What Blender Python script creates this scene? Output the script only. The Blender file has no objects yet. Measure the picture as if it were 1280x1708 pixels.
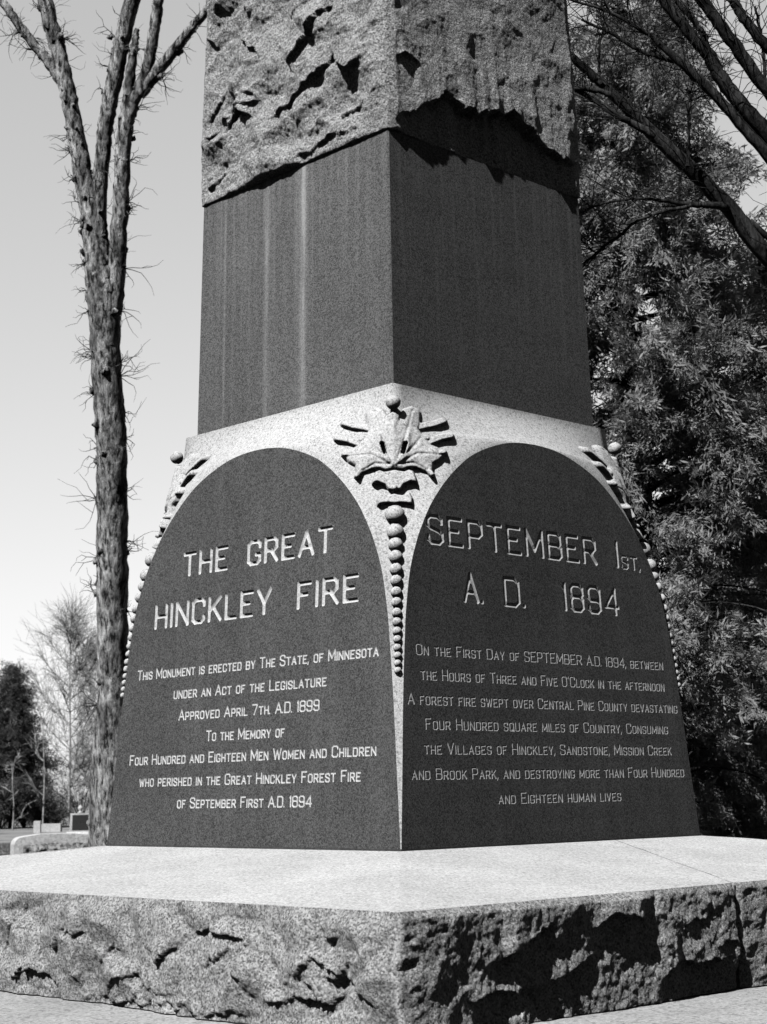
import bpy, math, random
import numpy as np
from mathutils import Vector, Matrix
from mathutils.geometry import delaunay_2d_cdt

S = bpy.context.scene
COL = S.collection
rng = np.random.default_rng(7)
random.seed(7)

# ------------------------------------------------------------------ camera, sky, sun, exposure
CAM = np.array([-6.76920923, -6.84508646, 0.272385054])
YAW, PIT, ROL, FPX = 1.36017051e-02, 1.67846897e-01, -1.77311901e-02, 2758.23566
_a = math.pi/4 + YAW
CF = np.array([math.cos(_a)*math.cos(PIT), math.sin(_a)*math.cos(PIT), math.sin(PIT)])
_r = np.array([math.sin(_a), -math.cos(_a), 0.0]); _u = np.cross(_r, CF)
CR = math.cos(ROL)*_r + math.sin(ROL)*_u
CU = -math.sin(ROL)*_r + math.cos(ROL)*_u
cd = bpy.data.cameras.new('camera'); cam = bpy.data.objects.new('camera', cd); COL.objects.link(cam)
cd.sensor_fit = 'HORIZONTAL'; cd.sensor_width = 36.0; cd.lens = FPX*36.0/1280.0
cd.clip_start = 0.1; cd.clip_end = 3000.0
cam.matrix_world = Matrix(((CR[0], CU[0], -CF[0], CAM[0]), (CR[1], CU[1], -CF[1], CAM[1]),
                           (CR[2], CU[2], -CF[2], CAM[2]), (0, 0, 0, 1)))
cd.dof.use_dof = True; cd.dof.focus_distance = 8.3; cd.dof.aperture_fstop = 9.0
S.camera = cam

SUN_EL, SUN_PHI = math.radians(50), math.radians(78.5)
SL = Vector((-math.cos(SUN_EL)*math.sin(SUN_PHI), -math.cos(SUN_EL)*math.cos(SUN_PHI), math.sin(SUN_EL)))
w = bpy.data.worlds.new('World'); S.world = w; w.use_nodes = True
wn, wl = w.node_tree.nodes, w.node_tree.links
sky = wn.new('ShaderNodeTexSky'); sky.sky_type = 'NISHITA'; sky.sun_disc = False
sky.sun_elevation = SUN_EL; sky.sun_rotation = math.atan2(SL.x, SL.y)
sky.air_density = 1.0; sky.dust_density = 1.0; sky.ozone_density = 1.0
bw = wn.new('ShaderNodeRGBToBW'); bg = wn['Background']; bg.inputs['Strength'].default_value = 0.12
wl.new(sky.outputs[0], bw.inputs[0])


def wmath(op, a, b):
    n = wn.new('ShaderNodeMath'); n.operation = op
    for i, v in enumerate((a, b)):
        if isinstance(v, (int, float)): n.inputs[i].default_value = v
        else: wl.new(v, n.inputs[i])
    return n.outputs[0]


# sky brightness shaped by direction: raised beyond the monument, dimmed elsewhere to cut fill
hz = wmath('POWER', wmath('MULTIPLY', bw.outputs[0], 0.12), 0.60)
wtc = wn.new('ShaderNodeTexCoord'); dt = wn.new('ShaderNodeVectorMath'); dt.operation = 'DOT_PRODUCT'
nrm = wn.new('ShaderNodeVectorMath'); nrm.operation = 'NORMALIZE'; wl.new(wtc.outputs['Generated'], nrm.inputs[0])
wl.new(nrm.outputs[0], dt.inputs[0]); dt.inputs[1].default_value = (0.703, 0.703, 0.11)
mr = wn.new('ShaderNodeMapRange'); mr.interpolation_type = 'SMOOTHSTEP'; wl.new(dt.outputs['Value'], mr.inputs[0])
for i, v in enumerate((0.45, 0.90, 0.055, 1.30)): mr.inputs[i+1].default_value = v
wl.new(wmath('DIVIDE', wmath('MULTIPLY', hz, mr.outputs[0]), 0.12), bg.inputs['Color'])
sd = bpy.data.lights.new('sun', 'SUN'); sd.energy = 4.8; sd.angle = math.radians(0.5); sd.color = (1, 1, 1)
sun = bpy.data.objects.new('sun', sd); COL.objects.link(sun)
sun.rotation_euler = (-SL).to_track_quat('-Z', 'Y').to_euler(); sun.location = SL*50
S.view_settings.view_transform = 'Standard'; S.view_settings.look = 'None'
S.cycles.diffuse_bounces = 0    # hard, contrasty light of the photograph: no fill from the pale lawn and plinth
S.view_settings.exposure = 0.0; S.view_settings.gamma = 1.0


def at(px, py, D):
    """point on the photograph's ray at depth D (used once, to survey where trees stand)"""
    return CAM + D*(CF + CR*(px-640)/FPX + CU*(854-py)/FPX)


GZ = -1.25    # lawn level

# ------------------------------------------------------------------ materials (black-and-white photograph: all greys)
def nodes(name):
    m = bpy.data.materials.new(name); m.use_nodes = True
    nt = m.node_tree; return m, nt.nodes, nt.links, nt.nodes['Principled BSDF']


def math_node(N, L, op, a, b=None, c=None, clamp=False):
    n = N.new('ShaderNodeMath'); n.operation = op; n.use_clamp = clamp
    for i, v in enumerate((a, b, c)):
        if v is None: continue
        if isinstance(v, (int, float)): n.inputs[i].default_value = v
        else: L.new(v, n.inputs[i])
    return n.outputs[0]


def noise(N, L, vec, scale, detail=2.0, rough=0.5):
    n = N.new('ShaderNodeTexNoise'); n.inputs['Scale'].default_value = scale
    n.inputs['Detail'].default_value = detail; n.inputs['Roughness'].default_value = rough
    L.new(vec, n.inputs['Vector']); return n.outputs['Fac']


def mapped(N, L, vec, scale, loc=(0, 0, 0)):
    m = N.new('ShaderNodeMapping'); m.inputs['Scale'].default_value = scale; m.inputs['Location'].default_value = loc
    L.new(vec, m.inputs['Vector']); return m.outputs[0]


def maprange(N, L, v, a, b, c, d):
    n = N.new('ShaderNodeMapRange'); L.new(v, n.inputs[0])
    for i, k in enumerate((a, b, c, d)): n.inputs[i+1].default_value = k
    return n.outputs[0]


def granite(name, lo, hi, grain, rough=0.8, blotch=0.15, bump=0.0, bump_scale=60, spec=0.3, streaks=None, specks=0.0, coarse=0.6):
    m, N, L, B = nodes(name)
    vec = N.new('ShaderNodeTexCoord').outputs['Object']
    g = noise(N, L, vec, grain, 3, 0.65)
    vg = N.new('ShaderNodeTexVoronoi'); vg.inputs['Scale'].default_value = grain*1.15; L.new(vec, vg.inputs['Vector'])
    sg = N.new('ShaderNodeSeparateColor'); L.new(vg.outputs['Color'], sg.inputs[0])
    g2 = maprange(N, L, sg.outputs[1], 0.0, 1.0, 0.30, 0.70)
    g = math_node(N, L, 'ADD', math_node(N, L, 'MULTIPLY', g, 1-coarse), math_node(N, L, 'MULTIPLY', g2, coarse))
    v = maprange(N, L, g, 0.36, 0.64, lo, hi)
    b = noise(N, L, vec, 1.7, 5, 0.6)
    b = maprange(N, L, b, 0.3, 0.7, 1-blotch, 1+blotch)
    v = math_node(N, L, 'MULTIPLY', v, b)
    if specks:
        vo = N.new('ShaderNodeTexVoronoi'); vo.inputs['Scale'].default_value = grain*0.8; L.new(vec, vo.inputs['Vector'])
        sepc = N.new('ShaderNodeSeparateColor'); L.new(vo.outputs['Color'], sepc.inputs[0])
        k = math_node(N, L, 'GREATER_THAN', sepc.outputs[0], 0.86)
        v = math_node(N, L, 'MULTIPLY', v, math_node(N, L, 'SUBTRACT', 1.0, math_node(N, L, 'MULTIPLY', k, specks)))
    if streaks:
        v = streaks(N, L, vec, v)
    cb = N.new('ShaderNodeCombineColor')
    for i in range(3): L.new(v, cb.inputs[i])
    L.new(cb.outputs[0], B.inputs['Base Color'])
    B.inputs['Roughness'].default_value = rough
    B.inputs['Specular IOR Level'].default_value = spec
    if bump:
        bn = N.new('ShaderNodeBump'); bn.inputs['Strength'].default_value = 1.0; bn.inputs['Distance'].default_value = bump
        h = noise(N, L, vec, bump_scale, 6, 0.7)
        L.new(h, bn.inputs['Height']); L.new(bn.outputs[0], B.inputs['Normal'])
    return m


def dado_streaks(N, L, vec, v):
    """pale run-off stains under the rough block: the two strong ones and many faint ones"""
    sx = N.new('ShaderNodeSeparateXYZ'); L.new(vec, sx.inputs[0])
    x, y, z = sx.outputs
    zf = maprange(N, L, z, 2.2, 3.85, 0.35, 1.0)
    onl = math_node(N, L, 'LESS_THAN', x, -0.803)
    tot = None
    for y0, wd, amp in ((0.204, 0.019, 0.15), (-0.118, 0.024, 0.26), (-0.10, 0.07, 0.05), (0.66, 0.012, 0.03), (0.589, 0.011, 0.12), (0.51, 0.012, 0.035),
                        (0.19, 0.05, 0.02), (0.36, 0.02, 0.018), (-0.45, 0.03, 0.02)):
        d = math_node(N, L, 'DIVIDE', math_node(N, L, 'SUBTRACT', y, y0), wd)
        e = math_node(N, L, 'POWER', 2.718, math_node(N, L, 'MULTIPLY', math_node(N, L, 'MULTIPLY', d, d), -1.0))
        e = math_node(N, L, 'MULTIPLY', e, amp)
        tot = e if tot is None else math_node(N, L, 'ADD', tot, e)
    wob = noise(N, L, mapped(N, L, vec, (40, 40, 3)), 1.0, 3)
    tot = math_node(N, L, 'MULTIPLY', tot, maprange(N, L, wob, 0.3, 0.7, 0.5, 1.3))
    tot = math_node(N, L, 'MULTIPLY', math_node(N, L, 'MULTIPLY', tot, zf), onl)
    st = noise(N, L, mapped(N, L, vec, (26, 26, 0.35)), 1.0, 4, 0.65)
    st = maprange(N, L, st, 0.48, 0.75, 0.0, 0.085)
    up = maprange(N, L, z, 2.5, 3.85, 0.15, 1.0)
    st = math_node(N, L, 'MULTIPLY', st, up)
    return math_node(N, L, 'ADD', math_node(N, L, 'ADD', v, tot), st)


def panel_streaks(N, L, vec, v):
    st = noise(N, L, mapped(N, L, vec, (9, 9, 0.5)), 1.0, 4, 0.6)
    return math_node(N, L, 'ADD', v, maprange(N, L, st, 0.5, 0.8, 0.0, 0.03))


M = {}
M['dark'] = granite('dark_granite', 0.035, 0.165, 150, 0.75, 0.12, spec=0.08, streaks=panel_streaks)
M['dado'] = granite('dark_granite_stained', 0.05, 0.225, 150, 0.75, 0.10, spec=0.08, streaks=dado_streaks)
M['light'] = granite('light_granite_tooled', 0.45, 0.80, 140, 0.9, 0.06, bump=0.002, bump_scale=170, spec=0.15, specks=0.35)
M['letter'] = granite('frosted_granite_cut', 0.50, 0.84, 160, 0.95, 0.05, spec=0.1)
M['rock'] = granite('rock_faced_granite', 0.14, 0.72, 120, 0.9, 0.12, bump=0.022, bump_scale=38, spec=0.2, specks=0.3)
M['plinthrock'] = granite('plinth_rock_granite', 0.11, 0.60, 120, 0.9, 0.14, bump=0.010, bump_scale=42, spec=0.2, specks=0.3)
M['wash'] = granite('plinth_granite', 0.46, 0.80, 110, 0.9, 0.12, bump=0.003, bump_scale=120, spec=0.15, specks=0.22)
M['step'] = granite('step_granite', 0.36, 0.60, 90, 0.9, 0.18, bump=0.004, bump_scale=60, spec=0.15, specks=0.4)
M['joint'] = granite('mortar', 0.05, 0.10, 60, 0.95)
M['grave'] = granite('grave_granite', 0.55, 0.85, 30, 0.9, 0.15, bump=0.01, bump_scale=25, spec=0.2)
M['graverough'] = granite('grave_rough_granite', 0.08, 0.42, 25, 0.9, 0.2, bump=0.02, bump_scale=14, spec=0.2)
M['gravedark'] = granite('grave_dark_granite', 0.03, 0.06, 60, 0.4, 0.1, spec=0.4)


def bark_mat(name, lo, hi, sc, bump):
    m, N, L, B = nodes(name)
    vec = N.new('ShaderNodeTexCoord').outputs['Object']
    mv = mapped(N, L, vec, (sc, sc, sc*0.30))
    a = noise(N, L, mv, 1.0, 6, 0.7)
    v = maprange(N, L, a, 0.40, 0.62, lo, hi)
    b = noise(N, L, mapped(N, L, vec, (5, 5, 2.2)), 1.0, 4, 0.65)
    v = math_node(N, L, 'MULTIPLY', v, maprange(N, L, b, 0.36, 0.62, 0.35, 1.35))
    cb = N.new('ShaderNodeCombineColor')
    for i in range(3): L.new(v, cb.inputs[i])
    L.new(cb.outputs[0], B.inputs['Base Color']); B.inputs['Roughness'].default_value = 0.95
    B.inputs['Specular IOR Level'].default_value = 0.1
    bn = N.new('ShaderNodeBump'); bn.inputs['Distance'].default_value = bump; bn.inputs['Strength'].default_value = 1.0
    L.new(a, bn.inputs['Height']); L.new(bn.outputs[0], B.inputs['Normal'])
    return m


def leaf_mat(name, lo, hi, trans=0.25, sc=3.0):
    m, N, L, B = nodes(name)
    vec = N.new('ShaderNodeTexCoord').outputs['Object']
    a = noise(N, L, vec, sc, 4, 0.7)
    v = maprange(N, L, a, 0.3, 0.7, lo, hi)
    cb = N.new('ShaderNodeCombineColor')
    for i in range(3): L.new(v, cb.inputs[i])
    L.new(cb.outputs[0], B.inputs['Base Color']); B.inputs['Roughness'].default_value = 0.7
    B.inputs['Specular IOR Level'].default_value = 0.25
    t = N.new('ShaderNodeBsdfTranslucent'); L.new(cb.outputs[0], t.inputs['Color'])
    mx = N.new('ShaderNodeMixShader'); mx.inputs[0].default_value = trans
    L.new(B.outputs[0], mx.inputs[1]); L.new(t.outputs[0], mx.inputs[2])
    L.new(mx.outputs[0], N['Material Output'].inputs['Surface'])
    return m


M['bark'] = bark_mat('bark', 0.03, 0.80, 22, 0.07)
M['barkdark'] = bark_mat('dark_bark', 0.015, 0.07, 30, 0.015)
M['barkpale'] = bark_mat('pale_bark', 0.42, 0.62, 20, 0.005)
M['twig'] = bark_mat('twig', 0.08, 0.2, 30, 0.001)
M['cedar'] = leaf_mat('cedar_foliage', 0.07, 0.56, 0.25)
M['spruce'] = leaf_mat('spruce_foliage', 0.04, 0.14, 0.15, 0.8)
M['shrubleaf'] = leaf_mat('shrub_foliage', 0.12, 0.3, 0.3, 1.0)
M['grassblade'] = leaf_mat('grass_blade', 0.12, 0.28, 0.3, 0.6)


def lawn():
    m, N, L, B = nodes('lawn')
    vec = N.new('ShaderNodeTexCoord').outputs['Object']
    a = noise(N, L, vec, 0.35, 6, 0.7); b = noise(N, L, vec, 9.0, 4, 0.7)
    v = math_node(N, L, 'ADD', maprange(N, L, a, 0.35, 0.65, 0.18, 0.48), maprange(N, L, b, 0.3, 0.7, -0.06, 0.06))
    cb = N.new('ShaderNodeCombineColor')
    for i in range(3): L.new(v, cb.inputs[i])
    L.new(cb.outputs[0], B.inputs['Base Color']); B.inputs['Roughness'].default_value = 0.95
    bn = N.new('ShaderNodeBump'); bn.inputs['Distance'].default_value = 0.1; L.new(b, bn.inputs['Height']); L.new(bn.outputs[0], B.inputs['Normal'])
    return m


M['lawn'] = lawn()

# ------------------------------------------------------------------ mesh helpers
def tag(o, label=None, cat=None, group=None, kind=None):
    if label: o['label'] = label
    if cat: o['category'] = cat
    if group: o['group'] = group
    if kind: o['kind'] = kind
    return o


def mk(name, V, F, mat, parent=None, smooth=False, loc=None):
    """one mesh object; F is a list/array of faces, or a list of arrays"""
    me = bpy.data.meshes.new(name)
    V = np.asarray(V, float)
    if isinstance(F, np.ndarray): F = [F]
    if len(F) and isinstance(F[0], np.ndarray):
        tot = np.concatenate([np.full(len(f), f.shape[1]) for f in F if len(f)])
        idx = np.concatenate([f.ravel() for f in F if len(f)]).astype(np.int32)
        me.vertices.add(len(V)); me.vertices.foreach_set('co', V.ravel())
        me.loops.add(len(idx)); me.loops.foreach_set('vertex_index', idx)
        me.polygons.add(len(tot))
        me.polygons.foreach_set('loop_start', np.concatenate([[0], np.cumsum(tot)[:-1]]).astype(np.int32))
        me.update(calc_edges=True); me.validate()
    else:
        me.from_pydata([tuple(v) for v in V], [], [tuple(f) for f in F])
    if smooth: me.polygons.foreach_set('use_smooth', np.ones(len(me.polygons), bool))
    me.materials.append(mat)
    o = bpy.data.objects.new(name, me); COL.objects.link(o)
    if parent: o.parent = parent
    if loc is not None: o.location = loc
    return o


def empty(name, loc, label, cat, group=None):
    o = bpy.data.objects.new(name, None); COL.objects.link(o); o.location = loc; o.empty_display_size = 0.3
    return tag(o, label, cat, group)


def grid_faces(nr, nc, off=0, flip=False):
    i = np.arange(nr-1)[:, None]*nc + np.arange(nc-1)[None, :] + off
    f = np.stack([i, i+1, i+nc+1, i+nc], -1).reshape(-1, 4)
    return f[:, ::-1].copy() if flip else f


class MB:
    def __init__(s): s.V = []; s.F3 = []; s.F4 = []; s.n = 0
    def add(s, V, F4=None, F3=None):
        V = np.asarray(V, float)
        if F4 is not None and len(F4): s.F4.append(np.asarray(F4)+s.n)
        if F3 is not None and len(F3): s.F3.append(np.asarray(F3)+s.n)
        s.V.append(V); s.n += len(V)
    def box(s, a, b):
        (x0, y0, z0), (x1, y1, z1) = a, b
        V = [(x, y, z) for z in (z0, z1) for y in (y0, y1) for x in (x0, x1)]
        s.add(V, [(0, 2, 3, 1), (4, 5, 7, 6), (0, 1, 5, 4), (2, 6, 7, 3), (0, 4, 6, 2), (1, 3, 7, 5)])
    def build(s, name, mat, parent=None, smooth=False):
        F = []
        if s.F4: F.append(np.concatenate(s.F4))
        if s.F3: F.append(np.concatenate(s.F3))
        return mk(name, np.concatenate(s.V), F, mat, parent, smooth)


def smooth_path(P, R, n):
    P = np.asarray(P, float); R = np.asarray(R, float)
    if len(P) < 3:
        t = np.linspace(0, 1, n+1)[:, None]; return P[0]+(P[1]-P[0])*t, R[0]+(R[1]-R[0])*t[:, 0]
    Q = np.vstack([2*P[0]-P[1], P, 2*P[-1]-P[-2]]); out = []; rr = []
    for i in range(1, len(Q)-2):
        a, b, c, d = Q[i-1:i+3]
        for j in range(n):
            t = j/n
            out.append(.5*(2*b+(c-a)*t+(2*a-5*b+4*c-d)*t*t+(3*b-a-3*c+d)*t**3)); rr.append(R[i-1]*(1-t)+R[i]*t)
    out.append(P[-1]); rr.append(R[-1]); return np.array(out), np.array(rr)


def tube(mb, P, R, sides=8, rough=0.0):
    P = np.asarray(P, float); R = np.asarray(R, float); n = len(P)
    T = np.gradient(P, axis=0); T /= np.linalg.norm(T, axis=1)[:, None]+1e-9
    ref = np.array([0.31, 0.77, 0.2]); V = np.zeros((n, sides, 3)); a = np.arange(sides)/sides*2*math.pi
    prev = np.cross(T[0], ref)
    prev /= np.linalg.norm(prev)
    lump = rng.normal(0, 1, (n, sides)) if rough else None
    for i in range(n):
        prev = prev - T[i]*(prev@T[i]); prev /= np.linalg.norm(prev)+1e-9
        b = np.cross(T[i], prev)
        r = R[i]*(1+rough*lump[i]) if rough else np.full(sides, R[i])
        V[i] = P[i]+np.cos(a)[:, None]*prev*r[:, None]+np.sin(a)[:, None]*b*r[:, None]
    i = np.arange(n-1)[:, None]*sides; j = np.arange(sides)[None, :]; k = (j+1) % sides
    F = np.stack([i+j, i+k, i+sides+k, i+sides+j], -1).reshape(-1, 4)
    mb.add(V.reshape(-1, 3), F)


# value noise / cells for the hewn stone
def vnoise(x, y, seed=0):
    r = np.random.default_rng(seed).random((256, 256))
    xi = np.floor(x).astype(int); yi = np.floor(y).astype(int); fx = x-xi; fy = y-yi
    fx = fx*fx*(3-2*fx); fy = fy*fy*(3-2*fy)
    g = lambda a, b: r[a % 256, b % 256]
    return (g(xi, yi)*(1-fx)+g(xi+1, yi)*fx)*(1-fy)+(g(xi, yi+1)*(1-fx)+g(xi+1, yi+1)*fx)*fy-0.5


def fbm(x, y, sc, octv=4, seed=0, gain=0.55):
    t = 0*x; a = 1.0
    for k in range(octv):
        t = t+a*vnoise(x*sc+k*17.3, y*sc+k*9.1, seed+k); sc *= 2.03; a *= gain
    return t


def facets(x, y, size, seed, tilt, off, bowl=1.3):
    """shell-shaped breaks: shallow tilted bowls meeting in sharp ridges, as a pitching chisel leaves granite"""
    r = np.random.default_rng(seed); J = r.random((64, 64, 2)); T = r.normal(0, 1, (64, 64, 2)); O = r.normal(0, 1, (64, 64))
    gx, gy = x/size, y/size; xi = np.floor(gx).astype(int); yi = np.floor(gy).astype(int)
    val = np.full(x.shape, 1e9)
    for dx in (-2, -1, 0, 1, 2):
        for dy in (-2, -1, 0, 1, 2):
            a = (xi+dx) % 64; b = (yi+dy) % 64
            ex = gx-(xi+dx+J[a, b, 0]); ey = gy-(yi+dy+J[a, b, 1])
            val = np.minimum(val, O[a, b]*off+(T[a, b, 0]*ex+T[a, b, 1]*ey)*tilt+bowl*(ex*ex+ey*ey))
    return val-.3


def planes(X, Z, size, seed, amp, ax=1.0):
    """angular fracture: flat triangular facets between random high and low points"""
    r = np.random.default_rng(seed)
    x0, x1, z0, z1 = X.min()-size*2, X.max()+size*2, Z.min()-size*2, Z.max()+size*2
    gx = np.arange(x0, x1, size*ax); gz = np.arange(z0, z1, size)
    P = np.array([(a+r.uniform(-.48, .48)*size*ax, b+r.uniform(-.48, .48)*size) for a in gx for b in gz]); Hh = r.normal(0, amp, len(P))
    ov, oe, of, vm, em, fm = delaunay_2d_cdt([Vector(p) for p in P], [], [], 0, 1e-6)
    Q = np.array([(v.x, v.y) for v in ov]); hq = np.array([Hh[m[0]] for m in vm])
    xf, zf = X.ravel(), Z.ravel(); out = np.zeros(len(xf)); order = np.argsort(xf); xs = xf[order]
    for t in of:
        (ax_, ay), (bx, by), (cx, cy) = Q[t[0]], Q[t[1]], Q[t[2]]
        lo, hi = np.searchsorted(xs, (min(ax_, bx, cx), max(ax_, bx, cx)))
        k = order[lo:hi]
        if not len(k): continue
        d = (by-cy)*(ax_-cx)+(cx-bx)*(ay-cy)
        if abs(d) < 1e-12: continue
        u = ((by-cy)*(xf[k]-cx)+(cx-bx)*(zf[k]-cy))/d; v = ((cy-ay)*(xf[k]-cx)+(ax_-cx)*(zf[k]-cy))/d; w_ = 1-u-v
        m = (u >= -1e-9) & (v >= -1e-9) & (w_ >= -1e-9); k = k[m]
        out[k] = u[m]*hq[t[0]]+v[m]*hq[t[1]]+w_[m]*hq[t[2]]
    return out.reshape(X.shape)


def ledge(X, Z, line, dep, up, dn, share=0.5, seed=3, wob=0.02):
    """a broken lip along a line: the stone stands proud above it and is hollowed below it"""
    line = np.array(line, float); x0, x1 = line[0, 0], line[-1, 0]
    wv = fbm(X, Z*0.35, 11, 4, seed, .62)
    zl = np.interp(X, line[:, 0], line[:, 1])+1.6*wob*wv
    t = np.clip((X-x0+.03*fbm(Z, X*.3, 15, 2, seed+5))/(x1-x0), 0, 1)
    m = np.clip(t/.18, 0, 1)*np.clip((1-t)/.18, 0, 1); m = m*m*(3-2*m)*(.75+.25*np.sin(np.pi*t))
    m = m*np.clip(.85+.9*fbm(X, Z*0+seed*.37, 9, 3, seed+9), .25, 1.3)
    d = Z-zl
    return m*np.where(d >= 0, dep*share*np.exp(-np.abs(d)/up), -dep*(1-share)*np.exp(-np.abs(d)/dn)*np.clip(-d/0.012, 0, 1))


def chips(X, Z, n, x0, x1, z0, z1, dep, seed):
    """small chisel breaks scattered over a face"""
    r = np.random.default_rng(seed); h = 0*X
    for k in range(n):
        cx, cz, L, sl = r.uniform(x0, x1), r.uniform(z0, z1), r.uniform(.05, .20), r.normal(.25, .45)
        h = h+ledge(X, Z, [(cx-L, cz-L*sl), (cx, cz+r.normal(0, .02)), (cx+L, cz+L*sl-r.uniform(0, .06))], dep*r.uniform(.5, 1.3), r.uniform(.05, .14), r.uniform(.03, .07), .5, seed+k, .02)
    return h


# ------------------------------------------------------------------ ground
def ground():
    n = 90
    g = np.concatenate([-np.geomspace(600, 2, n), np.geomspace(2, 600, n)])
    X, Y = np.meshgrid(g, g); Z = GZ+0.12*fbm(X, Y, 0.03, 3, 5)*np.clip((np.hypot(X, Y)-8)/20, 0, 1)
    o = mk('ground', np.stack([X, Y, Z], -1).reshape(-1, 3), grid_faces(2*n, 2*n), M['lawn'], smooth=True)
    tag(o, 'pale dry cemetery lawn around the monument', 'ground', kind='structure')


ground()

# ------------------------------------------------------------------ the monument
mon = empty('monument', (0, 0, GZ), 'tall granite memorial monument with inscribed dark arched panels on a rough hewn plinth', 'monument')


def part(name, V, F, mat, parent=None, smooth=False):
    o = mk(name, V, F, mat, None, smooth)
    o.parent = parent or mon
    if parent is None: o.location = (0, 0, -GZ)
    return o


K, A0, ZA, Z1, A1 = .055, 1.2, 2.13, 2.375, .881
ARCH = [(1.197, 0), (1.158, .4), (1.139, .6), (1.116, .82), (1.092, 1.01), (1.072, 1.15), (1.028, 1.35), (.970, 1.5), (.923, 1.59),
        (.853, 1.7), (.768, 1.8), (.690, 1.875), (.610, 1.94), (.520, 2.0), (.400, 2.055), (.250, 2.103), (.120, 2.124), (0, 2.13)]
_arc, _ = smooth_path([(a, b, 0) for a, b in ARCH], [0]*len(ARCH), 6)
_arc = _arc[:, :2]; _arc[:, 1] = np.maximum.accumulate(_arc[:, 1]+np.arange(len(_arc))*1e-6)
CT = np.array([(0, 1.1985), (.4, 1.168), (.82, 1.136), (1.0, 1.1185), (1.34, 1.079), (1.6, 1.019), (1.8, .964), (1.9, .942), (2.0, .925), (2.13, .906), (2.25, .891), (2.375, .881)])


def face_d(z): return A0-K*z
def s_of(z): return 0.0 if z >= _arc[-1, 1] else float(np.interp(z, _arc[:, 1], _arc[:, 0]))
def c_of(z): return float(np.interp(z, CT[:, 0], CT[:, 1]))
def h_of(z):
    if z < ZA: return face_d(z)
    t = min(1, (z-ZA)/(Z1-ZA)); return A1+(face_d(ZA)-A1)*(1-t)**1.6


def section(z, n=14, s=None):
    s = s_of(z) if s is None else s
    c, h = c_of(z), h_of(z); e = 1+.6*min(1, max(0, (z-1.6)/.5))
    u = np.linspace(0, 1, n); return s+(c-s)*u, c+(h-c)*(1-u**e)


def corner_depth(U, z):
    x, y = section(z, 24); return np.interp(np.abs(U), ((y-x)/2**.5)[::-1], ((x+y)/2**.5)[::-1])


def die_block():
    nh = 14
    rows = [(z, s) for s, z in _arc]+[(z, 0.0) for z in np.linspace(ZA, Z1, 22)[1:]]
    mb = MB()
    for q in range(4):
        ca, sa = math.cos(q*math.pi/2), math.sin(q*math.pi/2)
        V = []
        for z, s in rows:
            x, y = section(z, nh, s)
            # corner between face -Y (x right) and face +X, then rotated
            a = np.stack([x, -y], -1); b = np.stack([y, -x], -1)[::-1][1:]
            p = np.concatenate([a, b]); p = np.stack([p[:, 0]*ca-p[:, 1]*sa, p[:, 0]*sa+p[:, 1]*ca, np.full(len(p), z)], -1)
            V.append(p)
        V = np.array(V); mb.add(V.reshape(-1, 3), grid_faces(len(rows), V.shape[1]))
    # top bed
    a = A1; b = 0.7
    mb.add([(-a, -a, Z1), (a, -a, Z1), (a, a, Z1), (-a, a, Z1), (-b, -b, Z1), (b, -b, Z1), (b, b, Z1), (-b, b, Z1)],
           [(0, 1, 5, 4), (1, 2, 6, 5), (2, 3, 7, 6), (3, 0, 4, 7)])
    V = np.concatenate(mb.V); F = np.concatenate(mb.F4)
    return part('die_block', V, F, M['light'])


die = die_block()

# ---- cut lettering: single-stroke block capitals, outlined and V-cut
def RR(w, c=0.14):
    return [(c, 0), (0, c), (0, 1-c), (c, 1), (w-c, 1), (w, 1-c), (w, c), (w-c, 0), (c, 0)]


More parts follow.
